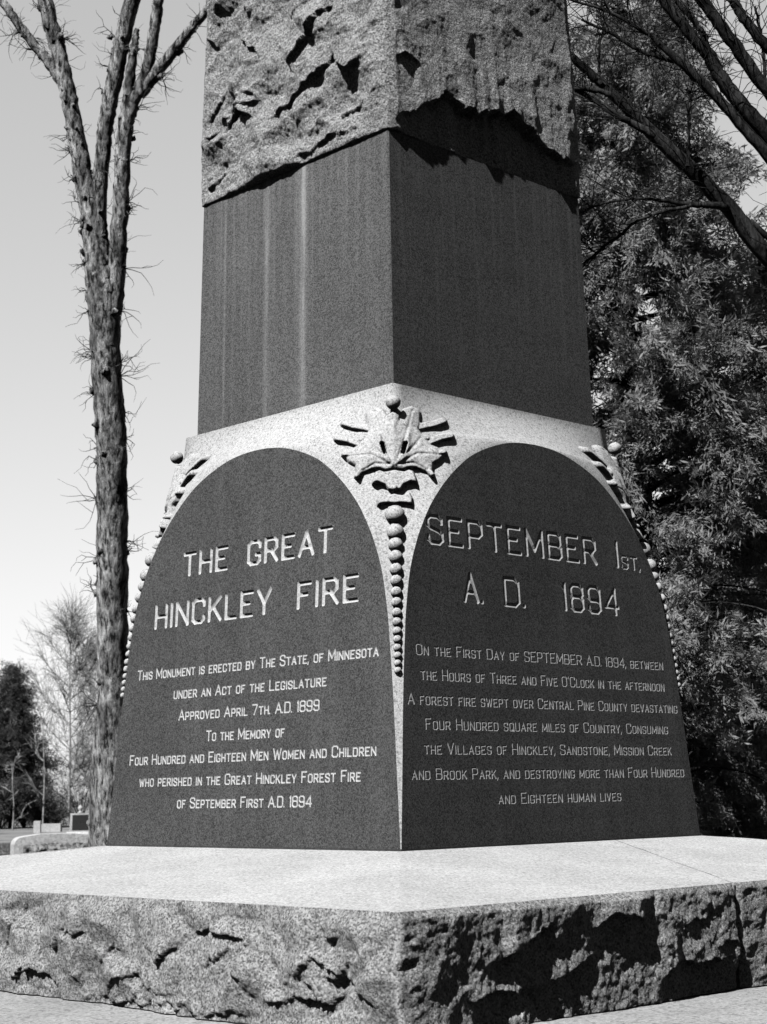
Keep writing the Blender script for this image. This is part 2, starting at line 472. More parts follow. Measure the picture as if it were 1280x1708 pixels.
GL = {
 'A': (.60, [[(0, 0), (.3, 1), (.6, 0)], [(.1, .33), (.5, .33)]]),
 'B': (.54, [[(0, 0), (0, 1), (.42, 1), (.52, .9), (.52, .63), (.42, .53), (0, .53)], [(.42, .53), (.54, .42), (.54, .12), (.43, 0), (0, 0)]]),
 'C': (.54, [[(.54, .74), (.54, .88), (.42, 1), (.12, 1), (0, .88), (0, .12), (.12, 0), (.42, 0), (.54, .12), (.54, .26)]]),
 'D': (.54, [[(0, 0), (0, 1), (.40, 1), (.54, .86), (.54, .14), (.40, 0), (0, 0)]]),
 'E': (.50, [[(.5, 1), (0, 1), (0, 0), (.5, 0)], [(0, .53), (.36, .53)]]),
 'F': (.48, [[(.48, 1), (0, 1), (0, 0)], [(0, .53), (.35, .53)]]),
 'G': (.54, [[(.54, .74), (.54, .88), (.42, 1), (.12, 1), (0, .88), (0, .12), (.12, 0), (.42, 0), (.54, .12), (.54, .40), (.36, .40)]]),
 'H': (.54, [[(0, 0), (0, 1)], [(.54, 0), (.54, 1)], [(0, .5), (.54, .5)]]),
 'I': (.0, [[(0, 0), (0, 1)]]),
 'K': (.54, [[(0, 0), (0, 1)], [(.52, 1), (0, .40)], [(.17, .6), (.54, 0)]]),
 'L': (.46, [[(0, 1), (0, 0), (.46, 0)]]),
 'M': (.68, [[(0, 0), (0, 1), (.34, .22), (.68, 1), (.68, 0)]]),
 'N': (.56, [[(0, 0), (0, 1), (.56, 0), (.56, 1)]]),
 'O': (.54, [RR(.54)]),
 'P': (.52, [[(0, 0), (0, 1), (.4, 1), (.52, .88), (.52, .56), (.4, .44), (0, .44)]]),
 'Q': (.54, [RR(.54), [(.32, .26), (.58, -.06)]]),
 'R': (.54, [[(0, 0), (0, 1), (.4, 1), (.52, .88), (.52, .6), (.4, .48), (0, .48)], [(.26, .48), (.54, 0)]]),
 'S': (.52, [[(.52, .76), (.52, .88), (.4, 1), (.12, 1), (0, .88), (0, .66), (.1, .56), (.42, .44), (.52, .34), (.52, .12), (.4, 0), (.12, 0), (0, .12), (0, .24)]]),
 'T': (.54, [[(0, 1), (.54, 1)], [(.27, 1), (.27, 0)]]),
 'U': (.54, [[(0, 1), (0, .12), (.12, 0), (.42, 0), (.54, .12), (.54, 1)]]),
 'V': (.56, [[(0, 1), (.28, 0), (.56, 1)]]),
 'W': (.80, [[(0, 1), (.2, 0), (.4, .85), (.6, 0), (.8, 1)]]),
 'Y': (.56, [[(0, 1), (.28, .42), (.56, 1)], [(.28, .42), (.28, 0)]]),
 '1': (.06, [[(.0, .86), (.06, 1), (.06, 0)]]),
 '4': (.54, [[(.44, 0), (.44, 1), (0, .28), (.56, .28)]]),
 '7': (.50, [[(0, 1), (.5, 1), (.16, 0)]]),
 '8': (.50, [[(.1, .54), (0, .64), (0, .88), (.12, 1), (.38, 1), (.5, .88), (.5, .64), (.4, .54), (.1, .54), (0, .42), (0, .12), (.12, 0), (.38, 0), (.5, .12), (.5, .42), (.4, .54)]]),
 '9': (.50, [[(.5, .56), (.4, .46), (.12, .46), (0, .58), (0, .88), (.12, 1), (.38, 1), (.5, .88), (.5, .12), (.38, 0), (.12, 0), (0, .12), (0, .2)]]),
 '.': (.02, [[(.01, 0), (.01, .02)]]),
 ',': (.06, [[(.05, .06), (.0, -.14)]]),
 "'": (.04, [[(.03, 1), (.0, .84)]]),
}


def seg_field(segs, hw, X, Y):
    d = np.full(X.shape, 1e9)
    for a, b in segs:
        ax, ay = a; bx, by = b; dx, dy = bx-ax, by-ay; L = math.hypot(dx, dy)
        if L < 1e-9: continue
        dx, dy = dx/L, dy/L
        t = (X-ax)*dx+(Y-ay)*dy; n = np.abs(-(X-ax)*dy+(Y-ay)*dx)
        d = np.minimum(d, np.maximum(np.abs(t-L/2)-L/2-hw*0.9, n-hw))
    return d


def contours(D, x0, y0, h):
    """marching squares, zero level -> closed loops"""
    nz, nx = D.shape; s = D < 0
    seg = {}
    def ep(k, i, j):
        if k == 0: t = D[i, j]/(D[i, j]-D[i, j+1]); return (x0+(j+t)*h, y0+i*h)
        t = D[i, j]/(D[i, j]-D[i+1, j]); return (x0+j*h, y0+(i+t)*h)
    mixed = np.argwhere((s[:-1, :-1] != s[1:, :-1]) | (s[:-1, :-1] != s[:-1, 1:]) | (s[:-1, :-1] != s[1:, 1:]))
    for i, j in mixed:
        a, b, c, d = s[i, j], s[i, j+1], s[i+1, j+1], s[i+1, j]
        code = a+2*b+4*c+8*d
        Bo, Ri, To, Le = (0, i, j), (1, i, j+1), (0, i+1, j), (1, i, j)
        T = {1: [(Le, Bo)], 2: [(Bo, Ri)], 3: [(Le, Ri)], 4: [(Ri, To)], 5: [(Le, Bo), (Ri, To)], 6: [(Bo, To)], 7: [(Le, To)],
             8: [(To, Le)], 9: [(To, Bo)], 10: [(Bo, Ri), (To, Le)], 11: [(To, Ri)], 12: [(Ri, Le)], 13: [(Ri, Bo)], 14: [(Bo, Le)]}[code]
        for p, q in T: seg.setdefault(p, []).append(q); seg.setdefault(q, []).append(p)
    loops = []; seen = set()
    for st in seg:
        if st in seen: continue
        loop = [st]; seen.add(st); cur = st
        while True:
            nx_ = [q for q in seg[cur] if q not in seen]
            if not nx_: break
            cur = nx_[0]; seen.add(cur); loop.append(cur)
        P = np.array([ep(*e) for e in loop])
        keep = [P[0]]
        for p in P[1:]:
            if np.hypot(*(p-keep[-1])) > h*0.35: keep.append(p)
        if len(keep) > 3: loops.append(np.array(keep))
    return loops


class Letters:
    """all letters of one panel, laid out in face coordinates (s right, z up)"""
    def __init__(self): self.items = []; self.n = -1
    def line(self, text, s0, s1, z, cap, small, stroke, dz=0.0, gap=.27, space=.80):
        # natural widths, then fit to s0..s1
        x = 0.0; out = []; prev = None
        for ch in text:
            if ch == ' ': x += space*small; prev = None; continue
            big = ch.isupper() or ch.isdigit()
            H = cap if big else small
            if ch in ".,'": H = cap
            wd, st = GL[ch.upper()]
            if prev: x += gap*small*(0.7 if ch in '.,' else 1.0)
            out.append((ch.upper(), x, H, wd)); x += wd*H*(.92 if not big else 1); prev = ch
        k = (s1-s0-stroke)/x; self.n += 1; last = None
        for ch, x0, H, wd in out:
            if last is not None and x0-last > space*small*.9: self.n += 1      # a new word
            last = x0+wd*H
            self.items.append((ch, s0+stroke/2+x0*k, z, H*k*(0.92 if H != cap else 1), H-stroke, stroke, self.n))
    def glyphs(self):
        cache = {}
        for ch, x, z, sx, H, stw, ln in self.items:
            z = z+stw/2
            key = (ch, round(sx, 4), round(H, 4), stw)
            if key not in cache:
                segs = []
                for pl in GL[ch][1]:
                    q = [(a*sx, b*H) for a, b in pl]; segs += list(zip(q[:-1], q[1:]))
                hw = stw/2; h = stw/3.0
                xs = [p[0] for s in segs for p in s]; ys = [p[1] for s in segs for p in s]
                x0, y0 = min(xs)-hw*2.2, min(ys)-hw*2.2
                nx, ny = int((max(xs)-x0+hw*2.2)/h)+2, int((max(ys)-y0+hw*2.2)/h)+2
                X, Y = np.meshgrid(x0+np.arange(nx)*h, y0+np.arange(ny)*h)
                D = seg_field(segs, hw, X, Y)+1e-7
                sk = []
                for a, b in segs:
                    L = math.hypot(b[0]-a[0], b[1]-a[1]); n = max(1, int(L/(stw*.55)))
                    for i in range(n+1): sk.append((a[0]+(b[0]-a[0])*i/n, a[1]+(b[1]-a[1])*i/n))
                cache[key] = (segs, contours(D, x0, y0, h), sk)
            segs, loops, sk = cache[key]
            yield (x, z, segs, loops, sk, stw, ln)


def arch_poly():
    pts = [(s, z) for s, z in _arc]
    return pts+[(-s, z) for s, z in pts[::-1][1:]]


def to_face(face, s, z, d=0.0):
    n = face_d(z)-d
    if face == 'L': return (-n, -s, z)      # -X face, picture right is -y
    return (s, -n, z)                       # -Y face


def build_panel(face, letters):
    bp = arch_poly(); nb = len(bp)
    verts = [Vector(p) for p in bp]; depth = [0.0]*nb
    edges = [(i, (i+1) % nb) for i in range(nb)]
    G = list(letters.glyphs())
    for x, z, segs, loops, sk, stw, ln in G:
        for lp in loops:
            st = len(verts)
            for p in lp: verts.append(Vector((p[0]+x, p[1]+z))); depth.append(0.0)
            edges += [(st+i, st+(i+1) % len(lp)) for i in range(len(lp))]
        seen = set()
        for p in sk:
            kk = (round(p[0]/stw*2.5), round(p[1]/stw*2.5))
            if kk in seen: continue
            seen.add(kk); verts.append(Vector((p[0]+x, p[1]+z))); depth.append(stw*((.45 if face == 'L' else .30) if stw > .011 else (.40 if face == 'L' else .22)))
    ov, oe, of, vm, em, fm = delaunay_2d_cdt(verts, edges, [], 0, 1e-6)
    V2 = np.array([(v.x, v.y) for v in ov]); dep = np.array([max([depth[i] for i in m], default=0.0) for m in vm])
    T = np.array([f for f in of if len(f) == 3]); C = V2[T].mean(1)
    inside = np.abs(C[:, 0]) <= np.interp(C[:, 1], _arc[:, 1], _arc[:, 0])
    inside &= C[:, 1] < ZA
    cut = np.full(len(T), -1)
    for x, z, segs, loops, sk, stw, ln in G:
        pts = np.concatenate(loops); a = pts.min(0)+[x, z]; b = pts.max(0)+[x, z]
        k = np.where((C[:, 0] > a[0]) & (C[:, 0] < b[0]) & (C[:, 1] > a[1]) & (C[:, 1] < b[1]))[0]
        if len(k): cut[k[seg_field(segs, stw/2, C[k, 0]-x, C[k, 1]-z) < -1e-5]] = ln
    V3 = np.array([to_face(face, s, z, d) for (s, z), d in zip(V2, dep)])
    V3[:, 2] += 0
    def sub(mask):
        f = T[mask]; u, inv = np.unique(f, return_inverse=True); return V3[u], inv.reshape(-1, 3)
    v, f = sub(inside & (cut < 0)); p = part('inscription_panel', v, f, M['dark'])
    for ln in range(letters.n+1):
        v, f = sub(inside & (cut == ln)); mk('carved_word', v, f, M['letter'], p)
    return p


SC = 0.0092
LT = Letters()
LT.line('THE', -.60, -.195, 1.488, .142, .142, .0230)
LT.line('GREAT', -.03, .660, 1.488, .142, .142, .0230)
LT.line('HINCKLEY', -.845, .190, 1.210, .147, .147, .0230)
LT.line('FIRE', .393, .864, 1.213, .147, .147, .0230)
for t, a, b, z in (("This Monument is erected by The State, of Minnesota", -.985, 1.018, .928), ("under an Act of the Legislature", -.632, .643, .804),
                   ("Approved April 7th. A.D. 1899", -.577, .594, .683), ("To the Memory of", -.322, .332, .560),
                   ("Four Hundred and Eighteen Men Women and Children", -1.018, 1.017, .446), ("who perished in the Great Hinckley Forest Fire", -.915, .912, .325),
                   ("of September First A.D. 1894", -.554, .558, .204)):
    LT.line(t, a, b, z, .061, .048, SC)
panel_left = build_panel('L', LT)
panel_left['label'] = 'sunlit panel naming the great fire and the dead'
RT = Letters()
RT.line('SEPTEMBER', -.894, .466, 1.496, .160, .160, .024)
RT.line('1', .628, .660, 1.496, .164, .164, .024)
RT.line('ST,', .680, .860, 1.496, .083, .083, .014)
RT.line('A.', -.655, -.500, 1.214, .164, .164, .024)
RT.line('D.', -.345, -.172, 1.214, .164, .164, .024)
RT.line('1894', .133, .625, 1.220, .164, .164, .024)
for t, a, b, z in (("On the First Day of SEPTEMBER A.D. 1894, between", -1.023, .989, .932), ("the Hours of Three and Five O'Clock in the afternoon", -1.000, .983, .810),
                   ("A forest fire swept over Central Pine County devastating", -1.100, 1.088, .688), ("Four Hundred square miles of Country, Consuming", -.987, .980, .568),
                   ("the Villages of Hinckley, Sandstone, Mission Creek", -1.006, .996, .449), ("and Brook Park, and destroying more than Four Hundred", -1.102, 1.097, .327),
                   ("and Eighteen human lives", -.496, .501, .202)):
    RT.line(t, a, b, z, .060, .048, SC)
panel_right = build_panel('R', RT)
panel_right['label'] = 'shaded panel with the date and story of the fire'
for q in (1, 2):    # blank arches on the two far sides
    ca, sa = math.cos(q*math.pi/2), math.sin(q*math.pi/2)
    V = [to_face('R', s, z) for s, z in arch_poly()]
    part('inscription_panel', [(x*ca-y*sa, x*sa+y*ca, z) for x, y, z in V], [tuple(range(len(V)))], M['dark'])


# ---- carved leaf and bead string on each visible corner
def sdf_poly(P, X, Y):
    P = np.array(P, float); d = np.full(X.shape, 1e9); ins = np.zeros(X.shape, bool)
    for (ax, ay), (bx, by) in zip(P, np.roll(P, -1, 0)):
        ex, ey = bx-ax, by-ay; t = np.clip(((X-ax)*ex+(Y-ay)*ey)/(ex*ex+ey*ey+1e-12), 0, 1)
        d = np.minimum(d, np.hypot(X-ax-ex*t, Y-ay-ey*t))
        c = ((ay > Y) != (by > Y)); ins ^= c & (X < (bx-ax)*(Y-ay)/((by-ay)+1e-12)+ax)
    return np.where(ins, d, -d)


def line_d(P, X, Y):
    d = np.full(X.shape, 1e9)
    for (ax, ay), (bx, by) in zip(P[:-1], P[1:]):
        ex, ey = bx-ax, by-ay; t = np.clip(((X-ax)*ex+(Y-ay)*ey)/(ex*ex+ey*ey+1e-12), 0, 1); d = np.minimum(d, np.hypot(X-ax-ex*t, Y-ay-ey*t))
    return d


def leaf_heights():
    u = np.arange(-.33, .3301, .004); z = np.arange(1.655, 2.30, .004)
    U, Z = np.meshgrid(u, z); X = np.abs(U)
    st = lambda d, T, wdt: T*np.sin(np.clip(d/wdt, 0, 1)*1.5708)**.8*(d > 0)
    main = [(-.06, 1.93), (-.06, 2.20), (.03, 2.20), (.050, 2.24), (.094, 2.264), (.135, 2.252), (.147, 2.231), (.143, 2.155), (.134, 2.125), (.149, 2.1), (.177, 2.069), (.194, 2.044), (.223, 2.033),
            (.252, 2.015), (.263, 1.983), (.238, 1.949), (.205, 1.927), (.200, 1.888), (.190, 1.862), (.155, 1.884), (.115, 1.899), (.075, 1.898), (.046, 1.885), (-.06, 1.89)]
    dm = sdf_poly(main, X, Z)
    H = st(dm, .030, .016)+.018*np.clip(dm/.06, 0, 1)
    # veins and folds radiating from the base of the leaf
    for P in ([(.012, 1.93), (.06, 2.07), (.10, 2.23)], [(.02, 1.92), (.12, 1.98), (.235, 1.985)], [(.02, 1.92), (.10, 1.93), (.18, 1.885)], [(.02, 1.93), (.11, 2.03), (.15, 2.09)]):
        H -= .007*np.exp(-(line_d(P, X, Z)/.007)**2)*(dm > 0)
    H += (dm > 0)*.014*np.exp(-(line_d([(.012, 1.922), (.05, 1.962), (.072, 2.01), (.074, 2.085)], X, Z)/.014)**2)
    H = np.where(line_d([(.047, 1.985), (.060, 2.035)], X, Z) < .011, 0.0, H)          # eye between the petals
    pet = sdf_poly([(-.06, 1.975), (.006, 1.975), (.020, 2.06), (.038, 2.195), (.0, 2.215), (-.06, 2.21)], X, Z)
    H = np.maximum(H, st(pet, .048, .010)-.008*np.exp(-(X/.006)**2)*(pet > 0))
    for P, r, T in (([(.135, 2.145), (.21, 2.170), (.262, 2.198)], .023, .045), ([(.170, 2.052), (.243, 2.088), (.296, 2.104)], .023, .044),
                    ([(.20, 1.995), (.258, 2.0)], .018, .05), ([(.165, 1.905), (.192, 1.868)], .016, .05)):
        H = np.maximum(H, st(r-line_d(P, X, Z), T, .010)*np.clip(.55+.45*(X-P[0][0])/(P[-1][0]-P[0][0]), .55, 1))
    H = np.maximum(H, st(.017-line_d([(.155, 2.083), (.175, 2.078)], X, Z), .034, .01))
    t2 = sdf_poly([(-.06, 1.903), (.05, 1.885), (.075, 1.895), (.098, 1.886), (.114, 1.842), (.118, 1.812), (.085, 1.822), (.05, 1.806), (.033, 1.779), (-.06, 1.766)], X, Z)
    H = np.maximum(H, st(t2, .040, .012)+(t2 > 0)*.010*np.clip((X-.05)/.05, 0, 1))
    t3 = sdf_poly([(-.06, 1.779), (.038, 1.754), (.076, 1.770), (.092, 1.734), (.090, 1.695), (.06, 1.703), (.031, 1.706), (-.06, 1.692)], X, Z)
    H = np.maximum(H, st(t3, .034, .012)+(t3 > 0)*.008*np.clip((X-.04)/.05, 0, 1))
    H = np.maximum(H, st(.022-np.hypot(X, Z-1.790), .060, .016))
    H += (H > .01)*.002*fbm(U, Z, 90, 2, 4)
    # undercut look: the side tips are steeper, everything sits on the stone
    return u, z, U, Z, H


def make_leaf():
    u, z, U, Z, H = leaf_heights()
    dep = np.stack([corner_depth(u, zz) for zz in z])
    dep = dep+H-0.006*(H <= 0)
    l = np.array([1, -1, 0])/2**.5; n = np.array([-1, -1, 0])/2**.5
    V = U[..., None]*l+dep[..., None]*n; V[..., 2] = Z
    nr, nc = H.shape
    F = grid_faces(nr, nc); hv = H.ravel(); F = F[(hv[F] > 0).any(1)]
    used, inv = np.unique(F, return_inverse=True)
    return V.reshape(-1, 3)[used], inv.reshape(-1, 4)


def ball(r, seg=14, ring=9):
    V = [(0, 0, r)]; F3 = []; F4 = []
    for i in range(1, ring):
        a = math.pi*i/ring
        for j in range(seg): V.append((r*math.sin(a)*math.cos(2*math.pi*j/seg), r*math.sin(a)*math.sin(2*math.pi*j/seg), r*math.cos(a)))
    V.append((0, 0, -r)); n = len(V)-1
    for j in range(seg):
        k = (j+1) % seg; F3 += [(0, 1+j, 1+k), (n, n-seg+k, n-seg+j)]
        for i in range(ring-2): F4.append((1+i*seg+j, 1+(i+1)*seg+j, 1+(i+1)*seg+k, 1+i*seg+k))
    return np.array(V), [np.array(F4), np.array(F3)]


BEADS = [(1.646, .0498), (1.552, .0448), (1.486, .0375), (1.421, .0355), (1.356, .0325), (1.298, .0300), (1.241, .0284), (1.189, .0266), (1.137, .0255), (1.091, .0238),
         (1.045, .0230), (1.004, .0216), (.963, .0206), (.925, .0199), (.887, .0188), (.852, .0182)]
lv, lf = make_leaf()
leaf0 = part('leaf_carving', lv, lf, M['light'], smooth=True)
leafs = [leaf0]
for q in (-1, 1):
    c = leaf0.copy(); COL.objects.link(c); c.parent = mon; c.rotation_euler = (0, 0, q*math.pi/2); leafs.append(c)
bead_meshes = []
for k, (z, r) in enumerate([(2.257, .040)]+BEADS):
    V, F = ball(r); V = V*(1+.035*rng.normal(0, 1, (len(V), 1)))*[1, 1, .94]; d = float(corner_depth(np.array([0.0]), z)[0])+(r*.35 if k else r*1.05)
    o = mk('bead', V, F, M['light'], leaf0, True); o.location = (-d/2**.5, -d/2**.5, z); bead_meshes.append(o)
for c in leafs[1:]:
    for o in bead_meshes:
        b = o.copy(); COL.objects.link(b); b.parent = c
# the stem of stone that carries the top bead is part of the leaf relief

# ---- dado
def dado():
    c = 1.2035
    part('mortar_bed', [(sx*c, sy*c, z) for z in (-.02, .006) for sx, sy in ((-1, -1), (1, -1), (1, 1), (-1, 1))],
         [(0, 3, 2, 1), (4, 5, 6, 7), (0, 1, 5, 4), (1, 2, 6, 5), (2, 3, 7, 6), (3, 0, 4, 7)], M['joint'])
    b0, b1, z2 = .8366, .8091, 3.8136; e = .006
    V = []; 
    for z, h in ((Z1+.002, b0), (z2, b1)):
        for sx, sy in ((-1, -1), (1, -1), (1, 1), (-1, 1)):
            V += [(sx*h, sy*(h-e), z), (sx*(h-e), sy*h, z)] if sx*sy > 0 else [(sx*(h-e), sy*h, z), (sx*h, sy*(h-e), z)]
    F = [tuple(range(8))[::-1], tuple(range(8, 16))]+[(i, (i+1) % 8, 8+(i+1) % 8, 8+i) for i in range(8)]
    part('dado_block', V, F, M['dado'])
    bb = .835
    part('mortar_bed', [(sx*bb, sy*bb, z) for z in (Z1-.002, Z1+.006) for sx, sy in ((-1, -1), (1, -1), (1, 1), (-1, 1))],
         [(0, 3, 2, 1), (4, 5, 6, 7), (0, 1, 5, 4), (1, 2, 6, 5), (2, 3, 7, 6), (3, 0, 4, 7)], M['joint'])


dado()


# ---- rock-faced block above
def rough_field(fid, T, Z, L):
    """outward bulge for side fid at distance T from the side's left end (seen from outside), height Z"""
    s = T-L/2
    edge = np.clip(np.minimum(T, L-T)/.05, 0, 1)
    if fid == 'L':      # sunlit side, picture right = towards the near corner; big shell-shaped breaks
        wx, wz = .06*fbm(s, Z, 5, 2, 11)+.012*fbm(s, Z, 26, 2, 13), .06*fbm(s, Z, 5, 2, 12)+.012*fbm(s, Z, 26, 2, 14)
        low = np.clip((Z-3.82)/.22, 0, 1); h = planes(s+wx*.5, Z+wz*.5, .21, 3, .044, 1.3)*(.15+.85*low)
        h += planes(s+wx*.3, Z+wz*.3, .075, 8, .014, 1.2)*(.4+.6*low)+chips(s, Z, 6, -.8, .8, 3.9, 4.9, .026, 500)
        h += .010*fbm(s, Z, 9, 4, 21)+.008*fbm(s, Z, 42, 3, 31)
        h += ledge(s, Z, [(-.60, 4.16), (-.53, 4.26), (-.45, 4.32), (-.36, 4.29), (-.28, 4.22)], .075, .12, .15, .45, 4)
        h += ledge(s, Z, [(.04, 4.40), (.12, 4.45), (.24, 4.56), (.32, 4.64), (.44, 4.67)], .070, .12, .09, .5, 5)
        h += ledge(s, Z, [(-.20, 4.13), (.05, 4.23), (.20, 4.28), (.33, 4.31), (.42, 4.36), (.50, 4.27), (.56, 4.22), (.72, 4.29)], .068, .18, .10, .5, 6)
        h += ledge(s, Z, [(.42, 3.97), (.52, 4.00), (.66, 4.03)], .045, .08, .07, .5, 7)
        h += ledge(s, Z, [(.02, 3.855), (.2, 3.87), (.42, 3.90), (.62, 3.90)], .035, .1, .06, .4, 8)
        h += ledge(s, Z, [(-.78, 3.90), (-.66, 3.93), (-.58, 3.97)], .035, .08, .06, .5, 9)
        h += .02
    elif fid == 'R':
        h = .005*fbm(s, Z, 9, 3, 41)+.0018*fbm(s, Z, 48, 3, 51, .7)+planes(s, Z, .08, 44, .0030)
        h += .010*facets(s, Z, .2, 5, .4, .3)
        h += ledge(s, Z, [(-.80, 3.86), (-.70, 3.91), (-.62, 3.96), (-.50, 4.07), (-.40, 4.14), (-.33, 4.15), (-.22, 4.09), (-.13, 4.07), (-.02, 4.13), (.10, 4.16),
                          (.24, 4.16), (.36, 4.12), (.50, 4.03), (.62, 4.01), (.86, 4.03)], .090, .30, .60, .33, 14, .03)
        h += ledge(s, Z, [(-.76, 4.25), (-.70, 4.28), (-.58, 4.25)], .05, .06, .06, .5, 15)
        h += .018
    else:
        h = .02*facets(s, Z, .22, 6, .5, .4)+.012*fbm(s, Z, 12, 3, 61)+.015
    rim = np.clip((Z-3.814)/.02, 0, 1)
    h = h*edge+.006*fbm(Z, T, 25, 3, 71)*(1-edge)
    return np.where((h < 0) & (fid == 'R'), h, h*(0.25+.75*rim))


def rough_block():
    z0, z1 = 3.818, 5.75; nz = 300
    zz = np.linspace(z0, z1, nz)
    half = np.interp(zz, [3.8, 4.2, 5.75], [.816, .818, .772])
    ids = [('L', (-1, 1), (-1, -1), 250), ('R', (-1, -1), (1, -1), 250), ('E', (1, -1), (1, 1), 60), ('N', (1, 1), (-1, 1), 60)]
    cols = []
    for fid, p, q, n in ids:
        t = np.linspace(0, 1, n+1)[:-1]
        base = np.array(p)[None]*(1-t[:, None])+np.array(q)[None]*t[:, None]
        nrm = np.array([q[1]-p[1], -(q[0]-p[0])])/2.0
        T = t[:, None]*2*half[None, :]; Zg = np.broadcast_to(zz[None], T.shape)
        h = field_h = rough_field(fid, T, Zg, 2*half[None, :])
        P = base[:, None, :]*half[None, :, None]+nrm*h[..., None]
        cols.append(np.concatenate([P, Zg[..., None]], -1))
    V = np.concatenate(cols)              # ncol x nz x 3
    nc = len(V); i = np.arange(nc); j = np.arange(nz-1)
    a = (i[:, None]*nz+j[None]); b = (((i+1) % nc)[:, None]*nz+j[None])
    F = np.stack([a, b, b+1, a+1], -1).reshape(-1, 4)
    V = V.reshape(-1, 3)
    n0 = len(V); V = np.vstack([V, [(0, 0, z0), (0, 0, z1)]])
    bot = np.stack([np.full(nc, n0), ((i+1) % nc)*nz, i*nz], -1); top = np.stack([np.full(nc, n0+1), i*nz+nz-1, ((i+1) % nc)*nz+nz-1], -1)
    part('rough_block', V, [F, np.vstack([bot, top])], M['rock'])


rough_block()

# ---- plinth: two stones with a sloping dressed top, rock-faced sides
P0, PZT, PZB, DIE = 2.54, -.15, -.60, 1.2


def plinth_field(fid, T, Z, L):
    if fid == 'L':      # T from the far left corner to the near corner;  s = picture right = -y
        s = T-P0
        wx, wz = .05*fbm(s, Z, 5, 2, 101)+.012*fbm(s, Z, 26, 2, 103), .05*fbm(s, Z, 5, 2, 102)+.012*fbm(s, Z, 26, 2, 104)
        h = planes(s+wx*.5, Z+wz*.5, .14, 13, .024, 1.5)
        h += chips(s, Z, 13, -1.2, 2.5, -.55, -.25, .022, 600)+planes(s+wx*.3, Z+wz*.3, .055, 18, .008, 1.3)+.006*fbm(s, Z, 9, 3, 121)+.005*fbm(s, Z, 42, 3, 131)
        for k, (ln, d) in enumerate((([(.02, -.33), (.12, -.30), (.33, -.23)], .035), ([(.33, -.42), (.42, -.35), (.56, -.29), (.66, -.32)], .045), ([(1.12, -.40), (1.20, -.35), (1.29, -.33)], .045),
                                     ([(1.42, -.41), (1.50, -.36), (1.60, -.36)], .05), ([(1.64, -.36), (1.74, -.32), (1.86, -.36)], .04), ([(1.92, -.44), (2.02, -.36), (2.12, -.33), (2.2, -.36)], .045),
                                     ([(1.82, -.54), (1.90, -.50), (2.11, -.45), (2.30, -.48)], .06), ([(-.02, -.54), (.14, -.49), (.20, -.50), (.28, -.50), (.44, -.53)], .075), ([(.5, -.55), (.8, -.565), (1.3, -.57), (1.8, -.565)], .04),
                                     ([(.7, -.42), (.8, -.38), (.9, -.40)], .03), ([(-.9, -.4), (-.6, -.32), (-.3, -.35)], .05))):
            h += ledge(s, Z, ln, d*.5, .14, .08, .5, 140+k, .04)
        h += .018
    elif fid == 'R':
        s = T-P0        # = x
        h = planes(s+.02*fbm(s, Z, 12, 3, 201), Z+.02*fbm(s, Z, 12, 3, 202), .13, 23, .013, 1.4)+planes(s, Z, .05, 24, .005, 1.2)+.006*fbm(s, Z, 12, 3, 221)+.006*fbm(s, Z, 45, 3, 231, .65)
        for k, (ln, d, up, dn) in enumerate(([[(-2.14, -.385), (-2.02, -.345), (-1.92, -.305), (-1.80, -.255), (-1.70, -.215)], .065, .10, .14],
                                             [[(-1.47, -.275), (-1.36, -.235), (-1.26, -.225), (-1.14, -.26)], .075, .08, .22],
                                             [[(-2.26, -.50), (-2.10, -.465), (-1.88, -.47), (-1.68, -.45), (-1.55, -.40), (-1.42, -.33)], .058, .09, .16],
                                             [[(-1.10, -.54), (-1.03, -.49), (-.94, -.45), (-.80, -.455), (-.66, -.46), (-.50, -.46)], .068, .12, .16],
                                             [[(-.90, -.33), (-.80, -.275), (-.66, -.27)], .055, .05, .09], [[(-.66, -.40), (-.58, -.38), (-.49, -.385)], .04, .05, .06],
                                             [[(-.3, -.40), (.1, -.33), (.4, -.36)], .045, .1, .12])):
            h += ledge(s, Z, ln, d*.70, up, dn*.85, .5, 240+k)
        h += .02
    else:
        h = .02*facets(T, Z, .25, 33, .5, .4)+.012*fbm(T, Z, 10, 3, 301)+.01
    rim = np.clip((PZT-Z)/(.025 if fid == 'R' else .06), 0, 1); ed = np.clip(np.minimum(T-L[0], L[1]-T)/.03, 0, 1)
    return h*rim*(.25+.75*ed)+.004*fbm(T, Z, 30, 3, 311)*(1-rim)-.012*(1-ed)*(T > 0)


def plinth_strip(segs, nz=84):
    zz = PZB+(PZT-PZB)*np.linspace(0, 1, nz); cols = []
    for fid, p, q, n, t0, ends in segs:
        p, q = np.array(p), np.array(q); Ls = np.linalg.norm(q-p)
        t = np.linspace(0, 1, n+1); T = (t0+t*Ls)[:, None]; Zg = np.broadcast_to(zz[None], (n+1, nz)); T = np.broadcast_to(T, Zg.shape)
        h = plinth_field(fid, T, Zg, ends)
        nr = np.array([q[1]-p[1], -(q[0]-p[0])])/Ls
        base = p[None]*(1-t[:, None])+q[None]*t[:, None]
        Pp = base[:, None]+nr*h[..., None]
        cols.append(np.concatenate([Pp, Zg[..., None]], -1))
    for a, b in zip(cols[:-1], cols[1:]):
        m = (a[-1]+b[0])/2; m[:, :2] = a[-1][:, :2]+b[0][:, :2]-m[:, :2]; a[-1] = m; b[0] = m
    V = np.concatenate(cols); nc = len(V)
    i = np.arange(nc-1)[:, None]*nz+np.arange(nz-1)[None]
    return V, np.stack([i, i+nz, i+nz+1, i+1], -1).reshape(-1, 4)


